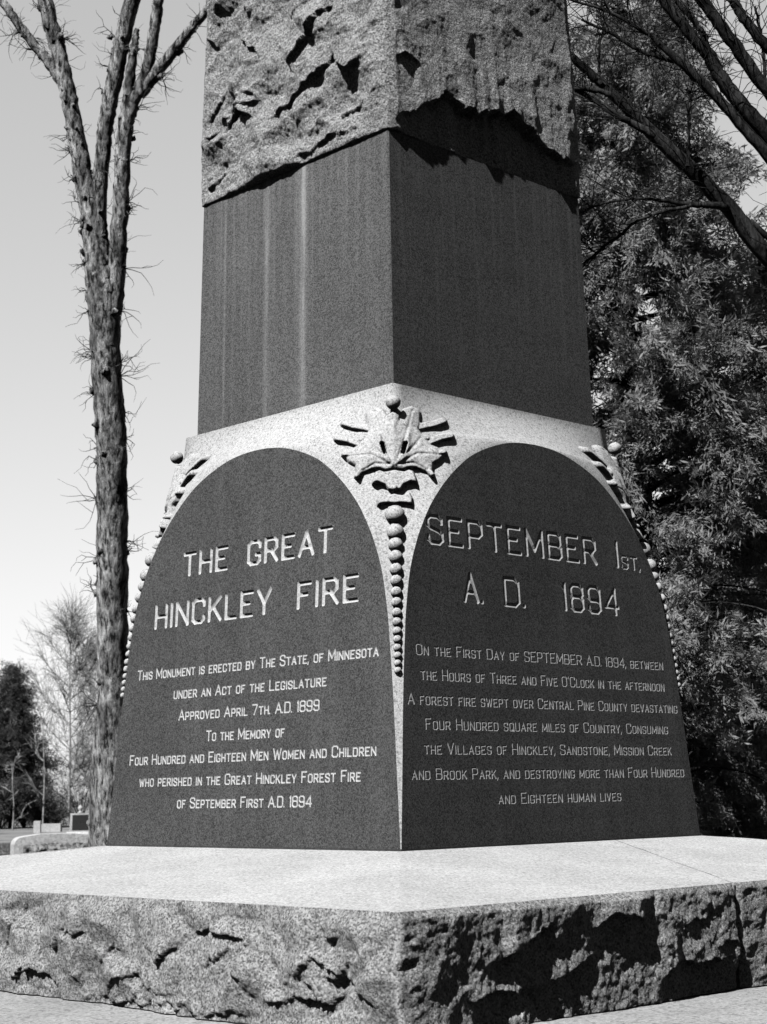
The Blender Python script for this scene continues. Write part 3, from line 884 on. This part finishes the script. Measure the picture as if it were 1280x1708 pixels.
def plinth():
    jx, jt = -.457, .43      # the joint runs obliquely from the front edge to the die
    g = .004
    # stone one: left side and the near part of the right side
    V, F = plinth_strip([('L', (-P0, P0), (-P0, -P0), 640, 0.0, (-1, 99)), ('R', (-P0, -P0), (jx-g, -P0), 330, 0.0, (-1, P0+jx-g))])
    mb = MB(); mb.add(V.reshape(-1, 3), F); stone1 = mb
    dx = (jx-g, -P0); d2 = (jt-g, -DIE+.02)
    top1 = [(-P0, -P0, PZT), (-P0, P0, PZT), (-DIE+.02, DIE-.02, 0), (-DIE+.02, -DIE+.02, 0)]
    top2 = [(-P0, -P0, PZT), (-DIE+.02, -DIE+.02, 0), (d2[0], d2[1], 0), (dx[0], dx[1], PZT)]
    nz = V.shape[1]
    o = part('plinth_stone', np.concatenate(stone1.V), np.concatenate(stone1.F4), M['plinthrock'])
    tb = MB()
    # dressed top: follows the chipped arris of the rock face
    def wash(edge, inner_a, inner_b, n=26):
        e = np.array(edge); t = np.linspace(0, 1, len(e))[:, None]; inn = np.array(inner_a)*(1-t)+np.array(inner_b)*t
        k = np.linspace(0, 1, n)[:, None, None]; Vv = e[None]*(1-k)+inn[None]*k
        wob = 0.006*fbm(Vv[..., 0], Vv[..., 1], 2.2, 3, 401)+.0012*fbm(Vv[..., 0], Vv[..., 1], 14, 2, 402); Vv[..., 2] += wob*np.clip(k[..., 0]*8, 0, 1)*np.clip((1-k[..., 0])*6, 0, 1)
        tb.add(Vv.reshape(-1, 3), grid_faces(n, len(e)))
    wash(V[:641, -1], (-DIE+.02, DIE-.02, -.001), (-DIE+.02, -DIE+.02, -.001))
    wash(V[641:, -1], (-DIE+.02, -DIE+.02, -.001), (d2[0], d2[1], -.001))
    tb.add([(dx[0], dx[1], PZT), (d2[0], d2[1], 0), (d2[0], d2[1], PZB), (dx[0], dx[1], PZB)], [(0, 1, 2, 3)])
    tb.add([(-P0, P0, PZT), (-P0, P0, PZB), (-DIE, DIE, PZB), (-DIE, DIE, 0)], [(0, 1, 2, 3)])
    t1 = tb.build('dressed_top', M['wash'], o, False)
    # stone two: the rest
    V, F = plinth_strip([('R', (jx+g, -P0), (P0, -P0), 330, P0+jx+g, (P0+jx+g, 99)), ('E', (P0, -P0), (P0, P0), 120, 0.0, (-1, 99)), ('N', (P0, P0), (-P0, P0), 120, 0.0, (-1, 99))])
    o2 = part('plinth_stone', V.reshape(-1, 3), F, M['plinthrock'])
    tb = MB()
    wash(V[:331, -1], (jt+g, -DIE+.02, -.001), (DIE-.02, -DIE+.02, -.001))
    wash(V[331:452, -1], (DIE-.02, -DIE+.02, -.001), (DIE-.02, DIE-.02, -.001))
    wash(V[452:, -1], (DIE-.02, DIE-.02, -.001), (-DIE+.02, DIE-.02, -.001))
    a, b = (jx+g, -P0), (jt+g, -DIE+.02)
    tb.add([(a[0], a[1], PZT), (a[0], a[1], PZB), (b[0], b[1], PZB), (b[0], b[1], 0)], [(0, 1, 2, 3)])
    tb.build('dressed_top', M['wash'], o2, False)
    # lower step
    q = 3.55; mb = MB()
    n = 60
    g_ = np.linspace(-q, q, n); X, Y = np.meshgrid(g_, g_); Zz = np.full(X.shape, PZB-.002)+.004*fbm(X, Y, 3, 3, 77)
    Zz -= 0.004
    mb.add(np.stack([X, Y, Zz], -1).reshape(-1, 3), grid_faces(n, n))
    zb = GZ-.3
    mb.add([(-q, -q, PZB-.006), (q, -q, PZB-.006), (q, q, PZB-.006), (-q, q, PZB-.006), (-q, -q, zb), (q, -q, zb), (q, q, zb), (-q, q, zb)],
           [(0, 4, 5, 1), (1, 5, 6, 2), (2, 6, 7, 3), (3, 7, 4, 0)])
    part('lower_step', np.concatenate(mb.V), np.concatenate(mb.F4), M['step'])


plinth()


# ------------------------------------------------------------------ trees
def px_path(pts, D, jit=0.0):
    """[(px,py,width_px)] -> points and radii at depth D"""
    P = np.array([at(x, y, D+(random.uniform(-jit, jit))) for x, y, *_ in pts]); R = np.array([p[2]*D/FPX/2 for p in pts]); return P, R


def twig_cluster(mb, p, outdir, n, length, r, spread=0.9, kink=0.25, sides=4):
    for _ in range(n):
        d = np.array(outdir)+rng.normal(0, spread, 3)*[1, 1, .8]; d /= np.linalg.norm(d)
        L = length*rng.uniform(.45, 1.25); pts = [np.array(p)]
        for k in range(5):
            d = d+rng.normal(0, kink, 3); d /= np.linalg.norm(d); pts.append(pts[-1]+d*L/5)
        tube(mb, pts, np.linspace(r, r*.3, 6), sides)
        if rng.random() < .6:
            q = pts[2]; d2 = d+rng.normal(0, .8, 3); d2 /= np.linalg.norm(d2)
            tube(mb, [q, q+d2*L*.2, q+d2*L*.38+rng.normal(0, .02, 3)], [r*.7, r*.5, r*.3], sides)


def left_tree():
    D = 20.0
    base = at(178, 1410, D); base[2] = GZ-.02
    root_ = empty('bare_tree', base, 'tall leafless tree with forked trunk and short twig tufts left of the monument', 'tree')
    mb = MB()
    limbs = [
        # main trunk from the ground
        ([(186, 1620, 130), (190, 1520, 100), (191, 1420, 82), (190, 1340, 68), (190, 1250, 58), (189, 1150, 52), (187, 1050, 53), (187, 950, 53), (187, 850, 52), (187, 760, 52), (184, 700, 51), (178, 620, 50), (175, 550, 52), (171, 490, 54), (165, 445, 46), (158, 400, 40), (150, 350, 36), (140, 300, 32), (131, 245, 30), (122, 195, 28), (111, 145, 28), (99, 95, 27), (86, 45, 26), (74, -5, 25), (60, -60, 22)], .05),
        # second stem hugging the trunk low on the left
        ([(152, 1600, 60), (158, 1500, 40), (161, 1400, 28), (162, 1300, 24), (168, 1220, 20), (174, 1170, 12)], .05),
        ([(116, 165, 14), (98, 128, 19), (78, 98, 18), (52, 68, 16), (28, 35, 15), (4, 2, 14), (-30, -45, 12)], .03),
        # central stem
        ([(168, 470, 40), (166, 410, 32), (165, 360, 26), (168, 300, 25), (173, 245, 26), (179, 195, 27), (188, 145, 28), (197, 100, 28), (208, 50, 27), (221, 0, 27), (236, -50, 24)], .04),
        # right stem and its fork
        ([(184, 520, 42), (194, 450, 33), (199, 380, 28), (203, 310, 27), (205, 255, 26), (212, 205, 25), (222, 170, 22), (235, 145, 20), (246, 110, 19), (256, 60, 19), (262, 15, 19), (268, -40, 17)], .04),
        ([(205, 240, 24), (212, 180, 20), (218, 120, 17), (226, 70, 12), (229, 48, 8)], .05),
        ([(232, 158, 22), (252, 132, 22), (272, 106, 20), (296, 76, 18), (320, 46, 16), (342, 20, 15), (375, -25, 12)], .03),
    ]
    paths = []
    for pts, rgh in limbs:
        P, R = px_path(pts, D); P, R = smooth_path(P, R, 7)
        P = P+np.outer(rng.normal(0, .006, len(P)), CR)
        tube(mb, P, R, 16, rgh*.55); paths.append((P, R))
    for k in range(34):    # burls and broken stubs
        P, R = paths[0] if rng.random() < .7 else paths[rng.integers(2, 7)]
        i = rng.integers(6 if P is paths[0][0] else 1, len(P)-2)
        ang = rng.uniform(0, 2*math.pi); d = CR*math.cos(ang)-CF*abs(math.sin(ang)); d[2] += rng.uniform(-.2, .4)
        q = P[i]+d*R[i]*.55
        tube(mb, [q, q+d*R[i]*.4, q+d*R[i]*rng.uniform(.55, .85)], [R[i]*.42, R[i]*.32, R[i]*.08], 7, .15)
    tk = mb.build('trunk', M['bark'], None, True); tk.parent = root_; tk.location = -Vector(base)
    tw = MB(); kb = MB()
    for side, px, py in [(-1, 120, 255), (1, 120, 60), (-1, 110, 230), (-1, 128, 305), (-1, 130, 345), (-1, 128, 375), (-1, 140, 440), (1, 212, 335), (1, 216, 350), (1, 206, 455), (-1, 147, 490), (1, 206, 520), (-1, 150, 520), (-1, 145, 590), (-1, 148, 605),
                         (1, 203, 610), (1, 205, 625), (-1, 155, 655), (1, 206, 690), (1, 212, 735), (-1, 160, 750), (-1, 160, 765), (1, 214, 818), (-1, 162, 830), (-1, 163, 845), (1, 214, 905), (1, 214, 918), (-1, 160, 930), (-1, 158, 985), (-1, 160, 995), (1, 212, 1020),
                         (-1, 160, 1185), (-1, 160, 1170), (1, 105, 60), (-1, 188, 60), (1, 240, 80), (-1, 165, 150), (1, 258, 120), (1, 255, 135), (1, 270, 130), (1, 236, 185), (-1, 190, 110), (1, 220, 230), (1, 216, 270), (-1, 85, 20), (1, 295, 80), (1, 325, 45), (-1, 60, 85), (-1, 35, 55), (-1, 160, 20), (1, 150, 290)]:
        p = at(px-side*5, py, D); AP = np.concatenate([q[0] for q in paths]); AR = np.concatenate([q[1] for q in paths])
        i = np.argmin(np.linalg.norm(AP-p, axis=1)-AR); d = CR*side+np.array([0, 0, .15])-CF*.2; p = AP[i]+d*AR[i]*.85
        twig_cluster(tw, p, d, int(rng.integers(3, 9)), rng.uniform(.22, .55), .0055, .6, .42)
        for _ in range(3):   # knobbly burr the twigs grow from
            e = p+rng.normal(0, .03, 3)-d*.03; Vb, Fb = ball(1.0, 7, 5); Vb = Vb*rng.uniform(.02, .05, 3)*(1+.3*rng.normal(0, 1, (len(Vb), 1))); kb.add(Vb+e, Fb[0], Fb[1])
    for k in range(45):      # tufts on the sides turned to and from the camera
        P, R = paths[rng.choice([0, 0, 0, 2, 3, 4, 6])]; i = rng.integers(3, len(P)-2)
        ang = rng.uniform(0, 2*math.pi); d = CR*math.cos(ang)+CF*math.sin(ang)+np.array([0, 0, .2])
        twig_cluster(tw, P[i]+d*R[i]*.8, d, int(rng.integers(2, 5)), .34, .0038, .6, .42)
    o = kb.build('burr', M['bark'], None, True); o.parent = root_; o.location = -Vector(base); tag(o, kind='stuff')
    o = tw.build('twig', M['twig'], None); o.parent = root_; o.location = -Vector(base); tag(o, kind='stuff')


left_tree()


def spray_set(centers, dirs, sizes, n, wid, flat=0.35):
    """feathery sprays: n narrow leaflets set along and around each direction"""
    m = len(centers)
    C = np.repeat(centers, n, 0); Dr = np.repeat(dirs, n, 0); Sz = np.repeat(sizes, n)
    t = rng.uniform(-.15, 1, m*n)
    ax = C+Dr*(t*Sz)[:, None]+rng.normal(0, .07, (m*n, 3))*Sz[:, None]
    d = Dr+rng.normal(0, .75, (m*n, 3)); d /= np.linalg.norm(d, axis=1)[:, None]
    L = Sz*rng.uniform(.07, .20, m*n); W = L*wid
    side = np.cross(d, np.repeat(rng.normal(0, 1, (m, 3))+[-.5, -.3, .7], n, 0)+rng.normal(0, .35, (m*n, 3))); side /= np.linalg.norm(side, axis=1)[:, None]
    V = np.stack([ax-side*(W*.35)[:, None], ax+d*(L*.5)[:, None]-side*W[:, None]*.5, ax+d*L[:, None], ax+d*(L*.45)[:, None]+side*W[:, None]*.5], 1)
    return V.reshape(-1, 3), np.arange(m*n*4).reshape(-1, 4)


def cedar(name, px, D, base_w, h, label, nclump, top_taper=.75, mat='cedar', lean=0.0, size=.48, nper=230, thin=0.0, seed=1, bulge=.25, wid=.19, droop=.35, group=None, cat='tree', boughs=70):
    global rng
    keep = rng; rng = np.random.default_rng(seed)
    b = at(px, 1300, D); b[2] = GZ
    root_ = empty(name, b, label, cat, group)
    tr = MB(); P, R = smooth_path([(0, 0, -.1), (.05, .03, h*.3), (-.05, .06, h*.6), (lean, 0, h*.97)], [.016*h+.03, .010*h, .006*h, .01], 6); tube(tr, P, R, 9, .06)
    # boughs
    C = []; Dd = []
    for k in range(boughs):
        z = h*(.04+.94*(k+rng.random())/boughs); f = z/h
        rad = base_w*(min(1, (f+.04)/bulge)**.5)*(1-max(0, f-bulge)/(1-bulge))**top_taper*rng.uniform(.62, 1.12)+.05
        a = k*2.399+rng.normal(0, .3); dirv = np.array([math.cos(a), math.sin(a), 0])
        q = np.array([lean*f, 0, z]); pts = [q, q+dirv*rad*.4+[0, 0, rad*.10], q+dirv*rad*.8+[0, 0, rad*.04], q+dirv*rad+[0, 0, -rad*.08]]
        PP, RR_ = smooth_path(pts, [.007*h*(1-f)+.008, .010, .007, .003], 4); tube(tr, PP, RR_, 5)
        n = max(3, int(nclump/boughs*(.25+1.5*rad/base_w)))
        tt = rng.random(n)**.62; idx = tt*(len(PP)-1); i0 = np.minimum(idx.astype(int), len(PP)-2); fr = (idx-i0)[:, None]
        c = PP[i0]*(1-fr)+PP[i0+1]*fr+rng.normal(0, 1, (n, 3))*np.array([.17, .17, .15])*(.5+.5*tt[:, None])*max(.5, min(1.3, rad))
        C.append(c); dd = np.tile(dirv, (n, 1))*.8+rng.normal(0, .5, (n, 3)); dd[:, 2] -= droop*rng.random(n)*1.4; Dd.append(dd)
    C = np.concatenate(C); Dd = np.concatenate(Dd); Dd /= np.linalg.norm(Dd, axis=1)[:, None]
    if thin:        # open gaps through the crown
        g = vnoise(C[:, 0]*1.3+40, C[:, 2]*1.1+9, seed)+vnoise(C[:, 1]*1.3+70, C[:, 2]*1.1+31, seed+1)
        k = g > np.quantile(g, thin); C, Dd = C[k], Dd[k]
    V, F = spray_set(C, Dd, rng.uniform(.6, 1.3, len(C))*size, nper, wid)
    o = tr.build('trunk', M['barkdark'], root_, True)
    mk('crown', V, F, M[mat], root_)
    rng = keep
    return root_


cedar('cedar_tree', 1095, 15.5, 1.5, 11.4, 'tall dark cedar close behind the right side of the monument', 3000, .8, seed=4, bulge=.30, boughs=150, thin=.20)
cedar('cedar_tree', 1350, 17.5, 1.75, 7.6, 'second dark cedar at the right edge, its top below the bare limbs', 2400, .8, seed=5, bulge=.25, boughs=130, thin=.42)
cedar('cedar_tree', 1235, 22.0, 1.7, 6.3, 'shorter dark cedar in the gap behind the two tall cedars', 1500, .8, seed=9, boughs=90, thin=.2)


def right_tree():
    D = 11.5
    base = at(1500, 1500, D); base[2] = GZ-.02
    root_ = empty('bare_tree', base, 'leafless tree whose dark bare limbs reach in at the upper right', 'tree')
    gx = at(1500, 1700, D)
    mb = MB(); tw = MB()
    trunk = [(1560, 1760, 120), (1545, 1400, 84), (1525, 1000, 74), (1500, 760, 66), (1470, 600, 58), (1440, 480, 52), (1430, 330, 44), (1420, 180, 38), (1400, 20, 30), (1380, -150, 20)]
    limbs = [
        [(1475, 610, 44), (1370, 505, 36), (1280, 428, 30), (1215, 345, 28), (1150, 280, 26), (1090, 224, 23), (1025, 160, 18), (985, 122, 15), (945, 88, 13), (900, 50, 10)],
        [(1092, 226, 16), (1060, 208, 12), (1020, 187, 10), (985, 163, 9), (940, 140, 7), (900, 125, 5)],
        [(1027, 163, 11), (1000, 152, 9), (955, 147, 7), (915, 148, 5)],
        [(1440, 490, 36), (1360, 360, 26), (1280, 258, 20), (1235, 205, 18), (1190, 155, 17), (1155, 122, 16), (1120, 90, 12), (1090, 62, 9), (1060, 44, 7), (1010, 16, 5), (950, 0, 4)],
        [(1125, 102, 8), (1080, 90, 7), (1045, 72, 6), (1020, 55, 6), (970, 32, 4)],
        [(1432, 420, 38), (1350, 315, 32), (1280, 222, 29), (1230, 166, 26), (1200, 125, 24), (1185, 95, 23), (1160, 65, 21), (1135, 35, 19), (1105, -5, 18), (1060, -70, 14)],
        [(1186, 97, 12), (1172, 55, 11), (1150, 25, 9), (1132, 5, 8), (1100, -30, 6)],
        [(1425, 320, 30), (1340, 215, 24), (1280, 150, 22), (1235, 88, 22), (1205, 45, 21), (1172, 0, 20), (1140, -50, 16)],
        [(1425, 240, 26), (1340, 140, 20), (1280, 78, 18), (1245, 35, 17), (1222, 0, 16), (1190, -50, 14)],
        [(1215, 345, 14), (1190, 342, 12), (1150, 341, 9), (1100, 333, 6), (1060, 331, 5), (1015, 338, 4), (975, 350, 3)],
        [(1155, 343, 7), (1110, 352, 6), (1065, 368, 5), (1035, 392, 5), (1000, 418, 4), (975, 440, 3)],
        [(1222, 350, 16), (1255, 375, 13), (1300, 410, 11), (1370, 470, 9)],
        [(1148, 278, 8), (1150, 230, 5), (1148, 190, 4), (1152, 150, 3)],
        [(1275, 150, 8), (1276, 110, 6), (1270, 60, 5), (1260, 10, 4)],
        [(1000, 120, 6), (1000, 80, 4), (1008, 40, 3), (1005, 5, 3)],
    ]
    P, R = px_path(trunk, D); P[0] = base+[0, 0, -.2]; P, R = smooth_path(P, R, 6); tube(mb, P, R, 14, .04)
    tk = mb.build('trunk', M['barkdark'], None, True); tk.parent = root_; tk.location = -Vector(base)
    for pts in limbs:
        lm = MB(); d0 = D+random.uniform(-.15, .15)
        P, R = px_path(pts, d0); P, R = smooth_path(P, R, 6); P = P+rng.normal(0, .003, P.shape); tube(lm, P, R, 9, .02)
        o = lm.build('limb', M['barkdark'], None, True); o.parent = root_; o.location = -Vector(base)
        for k in range(int(len(P)/1.2)):
            i = rng.integers(2, len(P)-1); t = P[i]-P[i-1]; t /= np.linalg.norm(t)+1e-9
            twig_cluster(tw, P[i], t+np.array([0, 0, .3]), 1, .75, .004, .7, .35)
    o = tw.build('twig', M['barkdark'], None); o.parent = root_; o.location = -Vector(base); tag(o, kind='stuff')


right_tree()

# ------------------------------------------------------------------ cemetery on the left, in the distance
cedar('spruce_tree', 20, 88.0, 2.7, 8.7, 'dark evergreen at the far left edge of the cemetery', 3800, 1.0, 'spruce', size=.85, nper=60, seed=21, wid=.22, boughs=70, bulge=.12)
cedar('spruce_tree', -115, 92.0, 3.1, 8.6, 'dark evergreen beyond the left edge of the view', 1500, .8, 'spruce', size=.75, nper=30, seed=22, wid=.22, boughs=60, bulge=.12)


def twiggy_tree(px, D, h, w, label, seed, mat, n1=26, n2=14, name='bare_tree', cat='tree', r0=.09, crown_from=.12, twl=.16):
    global rng
    keep = rng; rng = np.random.default_rng(seed)
    b = at(px, 1330, D); b[2] = GZ-.1
    root_ = empty(name, b, label, cat)
    tr = MB(); cr = MB()
    P, R = smooth_path([(0, 0, 0), (.08, .05, h*.35), (-.06, 0, h*.7), (.05, 0, h)], [r0, r0*.7, r0*.4, r0*.1], 6); tube(tr, P, R, 7)
    for k in range(n1):
        f = crown_from+(1-crown_from)*(k+rng.random())/n1*.95; i = int(f*(len(P)-1)); q = P[i]
        a = rng.uniform(0, 6.28); out = w*rng.uniform(.5, 1)*math.sin(math.pi*min(1, f*.8+.22)); rise = rng.uniform(.5, 1.3)*out+.3
        e = q+np.array([math.cos(a)*out, math.sin(a)*out, rise]); m = (q+e)/2+np.array([math.cos(a), math.sin(a), -.4])*out*.15
        BP, BR = smooth_path([q, m, e], [r0*.35, r0*.2, .006], 5); tube(tr, BP, BR, 5)
        for j in range(n2):
            u = rng.uniform(.2, 1); c = BP[int(u*(len(BP)-1))]; L = h*twl*rng.uniform(.5, 1.2)
            d = np.array([math.cos(a), math.sin(a), 1.3])+rng.normal(0, .6, 3); d /= np.linalg.norm(d); pts = [c]
            for s in range(3): d = d+rng.normal(0, .22, 3); d /= np.linalg.norm(d); pts.append(pts[-1]+d*L/3)
            tube(cr, pts, [.016, .012, .009, .006], 3)
            for s in (1, 2):
                d3 = d+rng.normal(0, .7, 3); d3 /= np.linalg.norm(d3); tube(cr, [pts[s], pts[s]+d3*L*.25, pts[s]+d3*L*.45], [.011, .008, .005], 3)
    tr.build('trunk', M[mat], root_, True); cr.build('crown', M[mat], root_)
    rng = keep


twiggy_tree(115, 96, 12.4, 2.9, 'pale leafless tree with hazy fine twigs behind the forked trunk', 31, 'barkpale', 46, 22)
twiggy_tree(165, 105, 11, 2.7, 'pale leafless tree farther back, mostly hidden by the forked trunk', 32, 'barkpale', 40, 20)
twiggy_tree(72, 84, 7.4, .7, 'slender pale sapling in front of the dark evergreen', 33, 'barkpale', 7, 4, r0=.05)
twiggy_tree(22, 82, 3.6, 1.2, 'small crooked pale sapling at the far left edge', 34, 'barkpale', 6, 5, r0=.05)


def shrub(px, D, h, w, label, seed, mat='shrubleaf', n=160):
    global rng
    keep = rng; rng = np.random.default_rng(seed)
    b = at(px, 1340, D); b[2] = GZ-.1
    root_ = empty('shrub', b, label, 'shrub', 'shrubs along the far side of the cemetery')
    st = MB()
    C = []; Dd = []
    for k in range(26):
        a = rng.uniform(0, 6.28); r = w*rng.uniform(.2, 1); e = np.array([math.cos(a)*r, math.sin(a)*r, h*rng.uniform(.5, 1)*(1-.4*r/w)])
        tube(st, [(0, 0, 0), e*.5+[0, 0, h*.1], e], [.02, .014, .006], 4)
        c = e*rng.uniform(.35, 1.05, (n//26+1, 1))+rng.normal(0, .12, (n//26+1, 3)); C.append(c); Dd.append(np.tile(e/np.linalg.norm(e), (len(c), 1))+rng.normal(0, .6, (len(c), 3)))
    C = np.concatenate(C); Dd = np.concatenate(Dd); Dd /= np.linalg.norm(Dd, axis=1)[:, None]
    V, F = spray_set(C, Dd, rng.uniform(.3, .6, len(C)), 26, .3)
    st.build('stem', M['twig'], root_); mk('foliage', V, F, M[mat], root_)
    rng = keep


shrub(40, 89, 2.4, 1.3, 'rounded light shrub left of the pair, below the dark evergreen', 41)
shrub(92, 89, 2.4, 1.4, 'rounded light shrub beside the dark headstone', 42)
shrub(2, 87, 2.0, 1.2, 'light shrub at the extreme left edge', 43)
shrub(135, 97, 4.2, 2.4, 'darker taller shrub behind the dark headstone', 44, 'spruce', 300)
shrub(70, 100, 4.0, 2.4, 'dark shrub at the foot of the pale leafless tree', 45, 'spruce', 300)
shrub(195, 98, 5.0, 2.4, 'dark shrub hidden behind the forked trunk', 46, 'spruce', 300)


def oriented(px, D, yaw=0.0):
    """frame for a gravestone facing the camera: origin on the lawn, x = picture right, y = away"""
    b = at(px, 1400, D); b[2] = GZ
    return b, math.atan2(CR[1], CR[0])+yaw


def gravestone_near():
    b, rz = oriented(95, 22.0, .33)
    t = empty('gravestone', b, 'low rough fronted granite gravestone with pale smooth top left of the plinth', 'gravestone'); t.rotation_euler = (0, 0, rz)
    x0, x1, h, dp = -.56, .62, 1.02, .42
    # outline with a rounded left shoulder
    top = [(x0, 0), (x0, h-.10), (x0+.02, h-.05), (x0+.06, h-.015), (x0+.12, h), (x0+.35, h+.03), (x1-.4, h+.03), (x1-.1, h), (x1, h-.06), (x1, 0)]
    top = [(a, c-.1 if c == 0 else c) for a, c in top]; n = len(top)
    V = [(a, 0, c) for a, c in top]+[(a, dp, c) for a, c in top]
    F = [tuple(range(n, 2*n))[::-1]]+[(i, i+n, (i+1) % n+n, (i+1) % n) for i in range(n)]
    F.append(tuple(range(n)))
    o = mk('body', V, [f[::-1] for f in F], M['grave'], t)
    gx = np.linspace(.10, 1, 90); gz = np.linspace(0, .90, 60); X, Zr = np.meshgrid(gx, gz)
    tx = np.array(top)[1:-1]
    XX = x0+(x1-x0)*X; zt = np.interp(XX, tx[:, 0], tx[:, 1]); ZZ = -.1+(zt+.1)*Zr
    e = np.minimum(np.minimum(X-.1, 1-X)*14, (.9-Zr)*12)+.12*fbm(XX, ZZ, 9, 2, 75); m = np.clip(e, 0, 1)
    YY = -m*(.05+planes(XX, ZZ, .13, 71, .035)+.08*fbm(XX, ZZ, 10, 3, 72))-.002
    v = np.stack([XX, YY, ZZ], -1).reshape(-1, 3)
    mk('rough_front', v, grid_faces(60, 90), M['graverough'], t)


gravestone_near()


def headstone():
    b, rz = oriented(139, 62.0, .18)
    t = empty('gravestone', b, 'dark tablet headstone on a pale base, a small pale ornament on top', 'gravestone'); t.rotation_euler = (0, 0, rz)
    m = MB(); m.box((-.62, -.25, -.1), (.62, .25, .34)); m.box((-.66, -.28, .06), (.66, .28, .30))
    m = MB(); m.box((-.62, -.26, -.1), (.62, .26, .26)); m.build('base', M['grave'], t)
    hz = .26
    V = [(x*(.52-.03*(z > .5)), y*(.17-.02*(z > .5)), hz+z*.68) for z in (0, 1) for x, y in ((-1, -1), (1, -1), (1, 1), (-1, 1))]
    mk('tablet', V, [(0, 3, 2, 1), (4, 5, 6, 7), (0, 1, 5, 4), (1, 2, 6, 5), (2, 3, 7, 6), (3, 0, 4, 7)], M['grave'], t)
    mk('polished_face', [(-.42, -.178, hz+.06), (.42, -.178, hz+.06), (.41, -.160, hz+.62), (-.41, -.160, hz+.62), (-.42, -.150, hz+.06), (.42, -.150, hz+.06), (.41, -.140, hz+.62), (-.41, -.140, hz+.62)],
       [(0, 1, 2, 3), (0, 4, 5, 1), (1, 5, 6, 2), (2, 6, 7, 3), (3, 7, 4, 0)], M['gravedark'], t)
    P = [(.09, 0), (.11, .03), (.06, .06), (.05, .10), (.10, .16), (.09, .22), (.03, .29), (.0, .32)]
    V = []; ns = 10
    for r, z in P:
        for k in range(ns): V.append((-.12+r*math.cos(6.283*k/ns), r*math.sin(6.283*k/ns), hz+.68+z))
    F = [(i*ns+k, i*ns+(k+1) % ns, (i+1)*ns+(k+1) % ns, (i+1)*ns+k) for i in range(len(P)-1) for k in range(ns)]
    mk('ornament', V, F, M['letter'], t, True)


headstone()


def small_stones():
    b, rz = oriented(62, 74.0)
    t = mk('grave_marker', *stone_shape(.15, .12, .52), M['grave']); t.location = b; t.rotation_euler = (0, 0, rz)
    tag(t, 'slim pale upright marker behind the rough gravestone', 'marker')
    b, rz = oriented(86, 76.0)
    t = mk('grave_marker', *stone_shape(.44, .2, .36), M['grave']); t.location = b; t.rotation_euler = (0, 0, rz)
    tag(t, 'low wide pale marker between the slim marker and the dark headstone', 'marker')


def stone_shape(w, d, h, e=.03):
    pr = [(-w, -.1), (-w, h-e), (-w+e, h), (w-e, h), (w, h-e), (w, -.1)]; n = len(pr)
    V = [(x, -d, z) for x, z in pr]+[(x, d, z) for x, z in pr]
    F = [tuple(range(n))[::-1], tuple(range(n, 2*n))]+[(i, (i+1) % n, (i+1) % n+n, i+n) for i in range(n)]
    return V, F


small_stones()


def grass():
    n = 26000
    c = at(60, 1400, 30.0)
    px = rng.uniform(-60, 180, n); D = 18+rng.random(n)**1.3*38
    B = CAM+D[:, None]*(CF+CR*((px-640)/FPX)[:, None]+CU*((854-1400)/FPX)); B[:, 2] = GZ-.02+0.12*fbm(B[:, 0], B[:, 1], 0.03, 3, 5)*np.clip((np.hypot(B[:, 0], B[:, 1])-8)/20, 0, 1)
    a = rng.uniform(0, 6.28, n); sd_ = np.stack([np.cos(a), np.sin(a), 0*a], -1)*.012; h = rng.uniform(.05, .13, n)
    tip = B+np.stack([rng.normal(0, .04, n), rng.normal(0, .04, n), h], -1)
    V = np.stack([B-sd_, B+sd_, tip], 1).reshape(-1, 3)
    o = mk('grass', V, np.arange(3*n).reshape(-1, 3), M['grassblade']); tag(o, 'short pale grass blades among the gravestones', 'grass', kind='stuff')


grass()
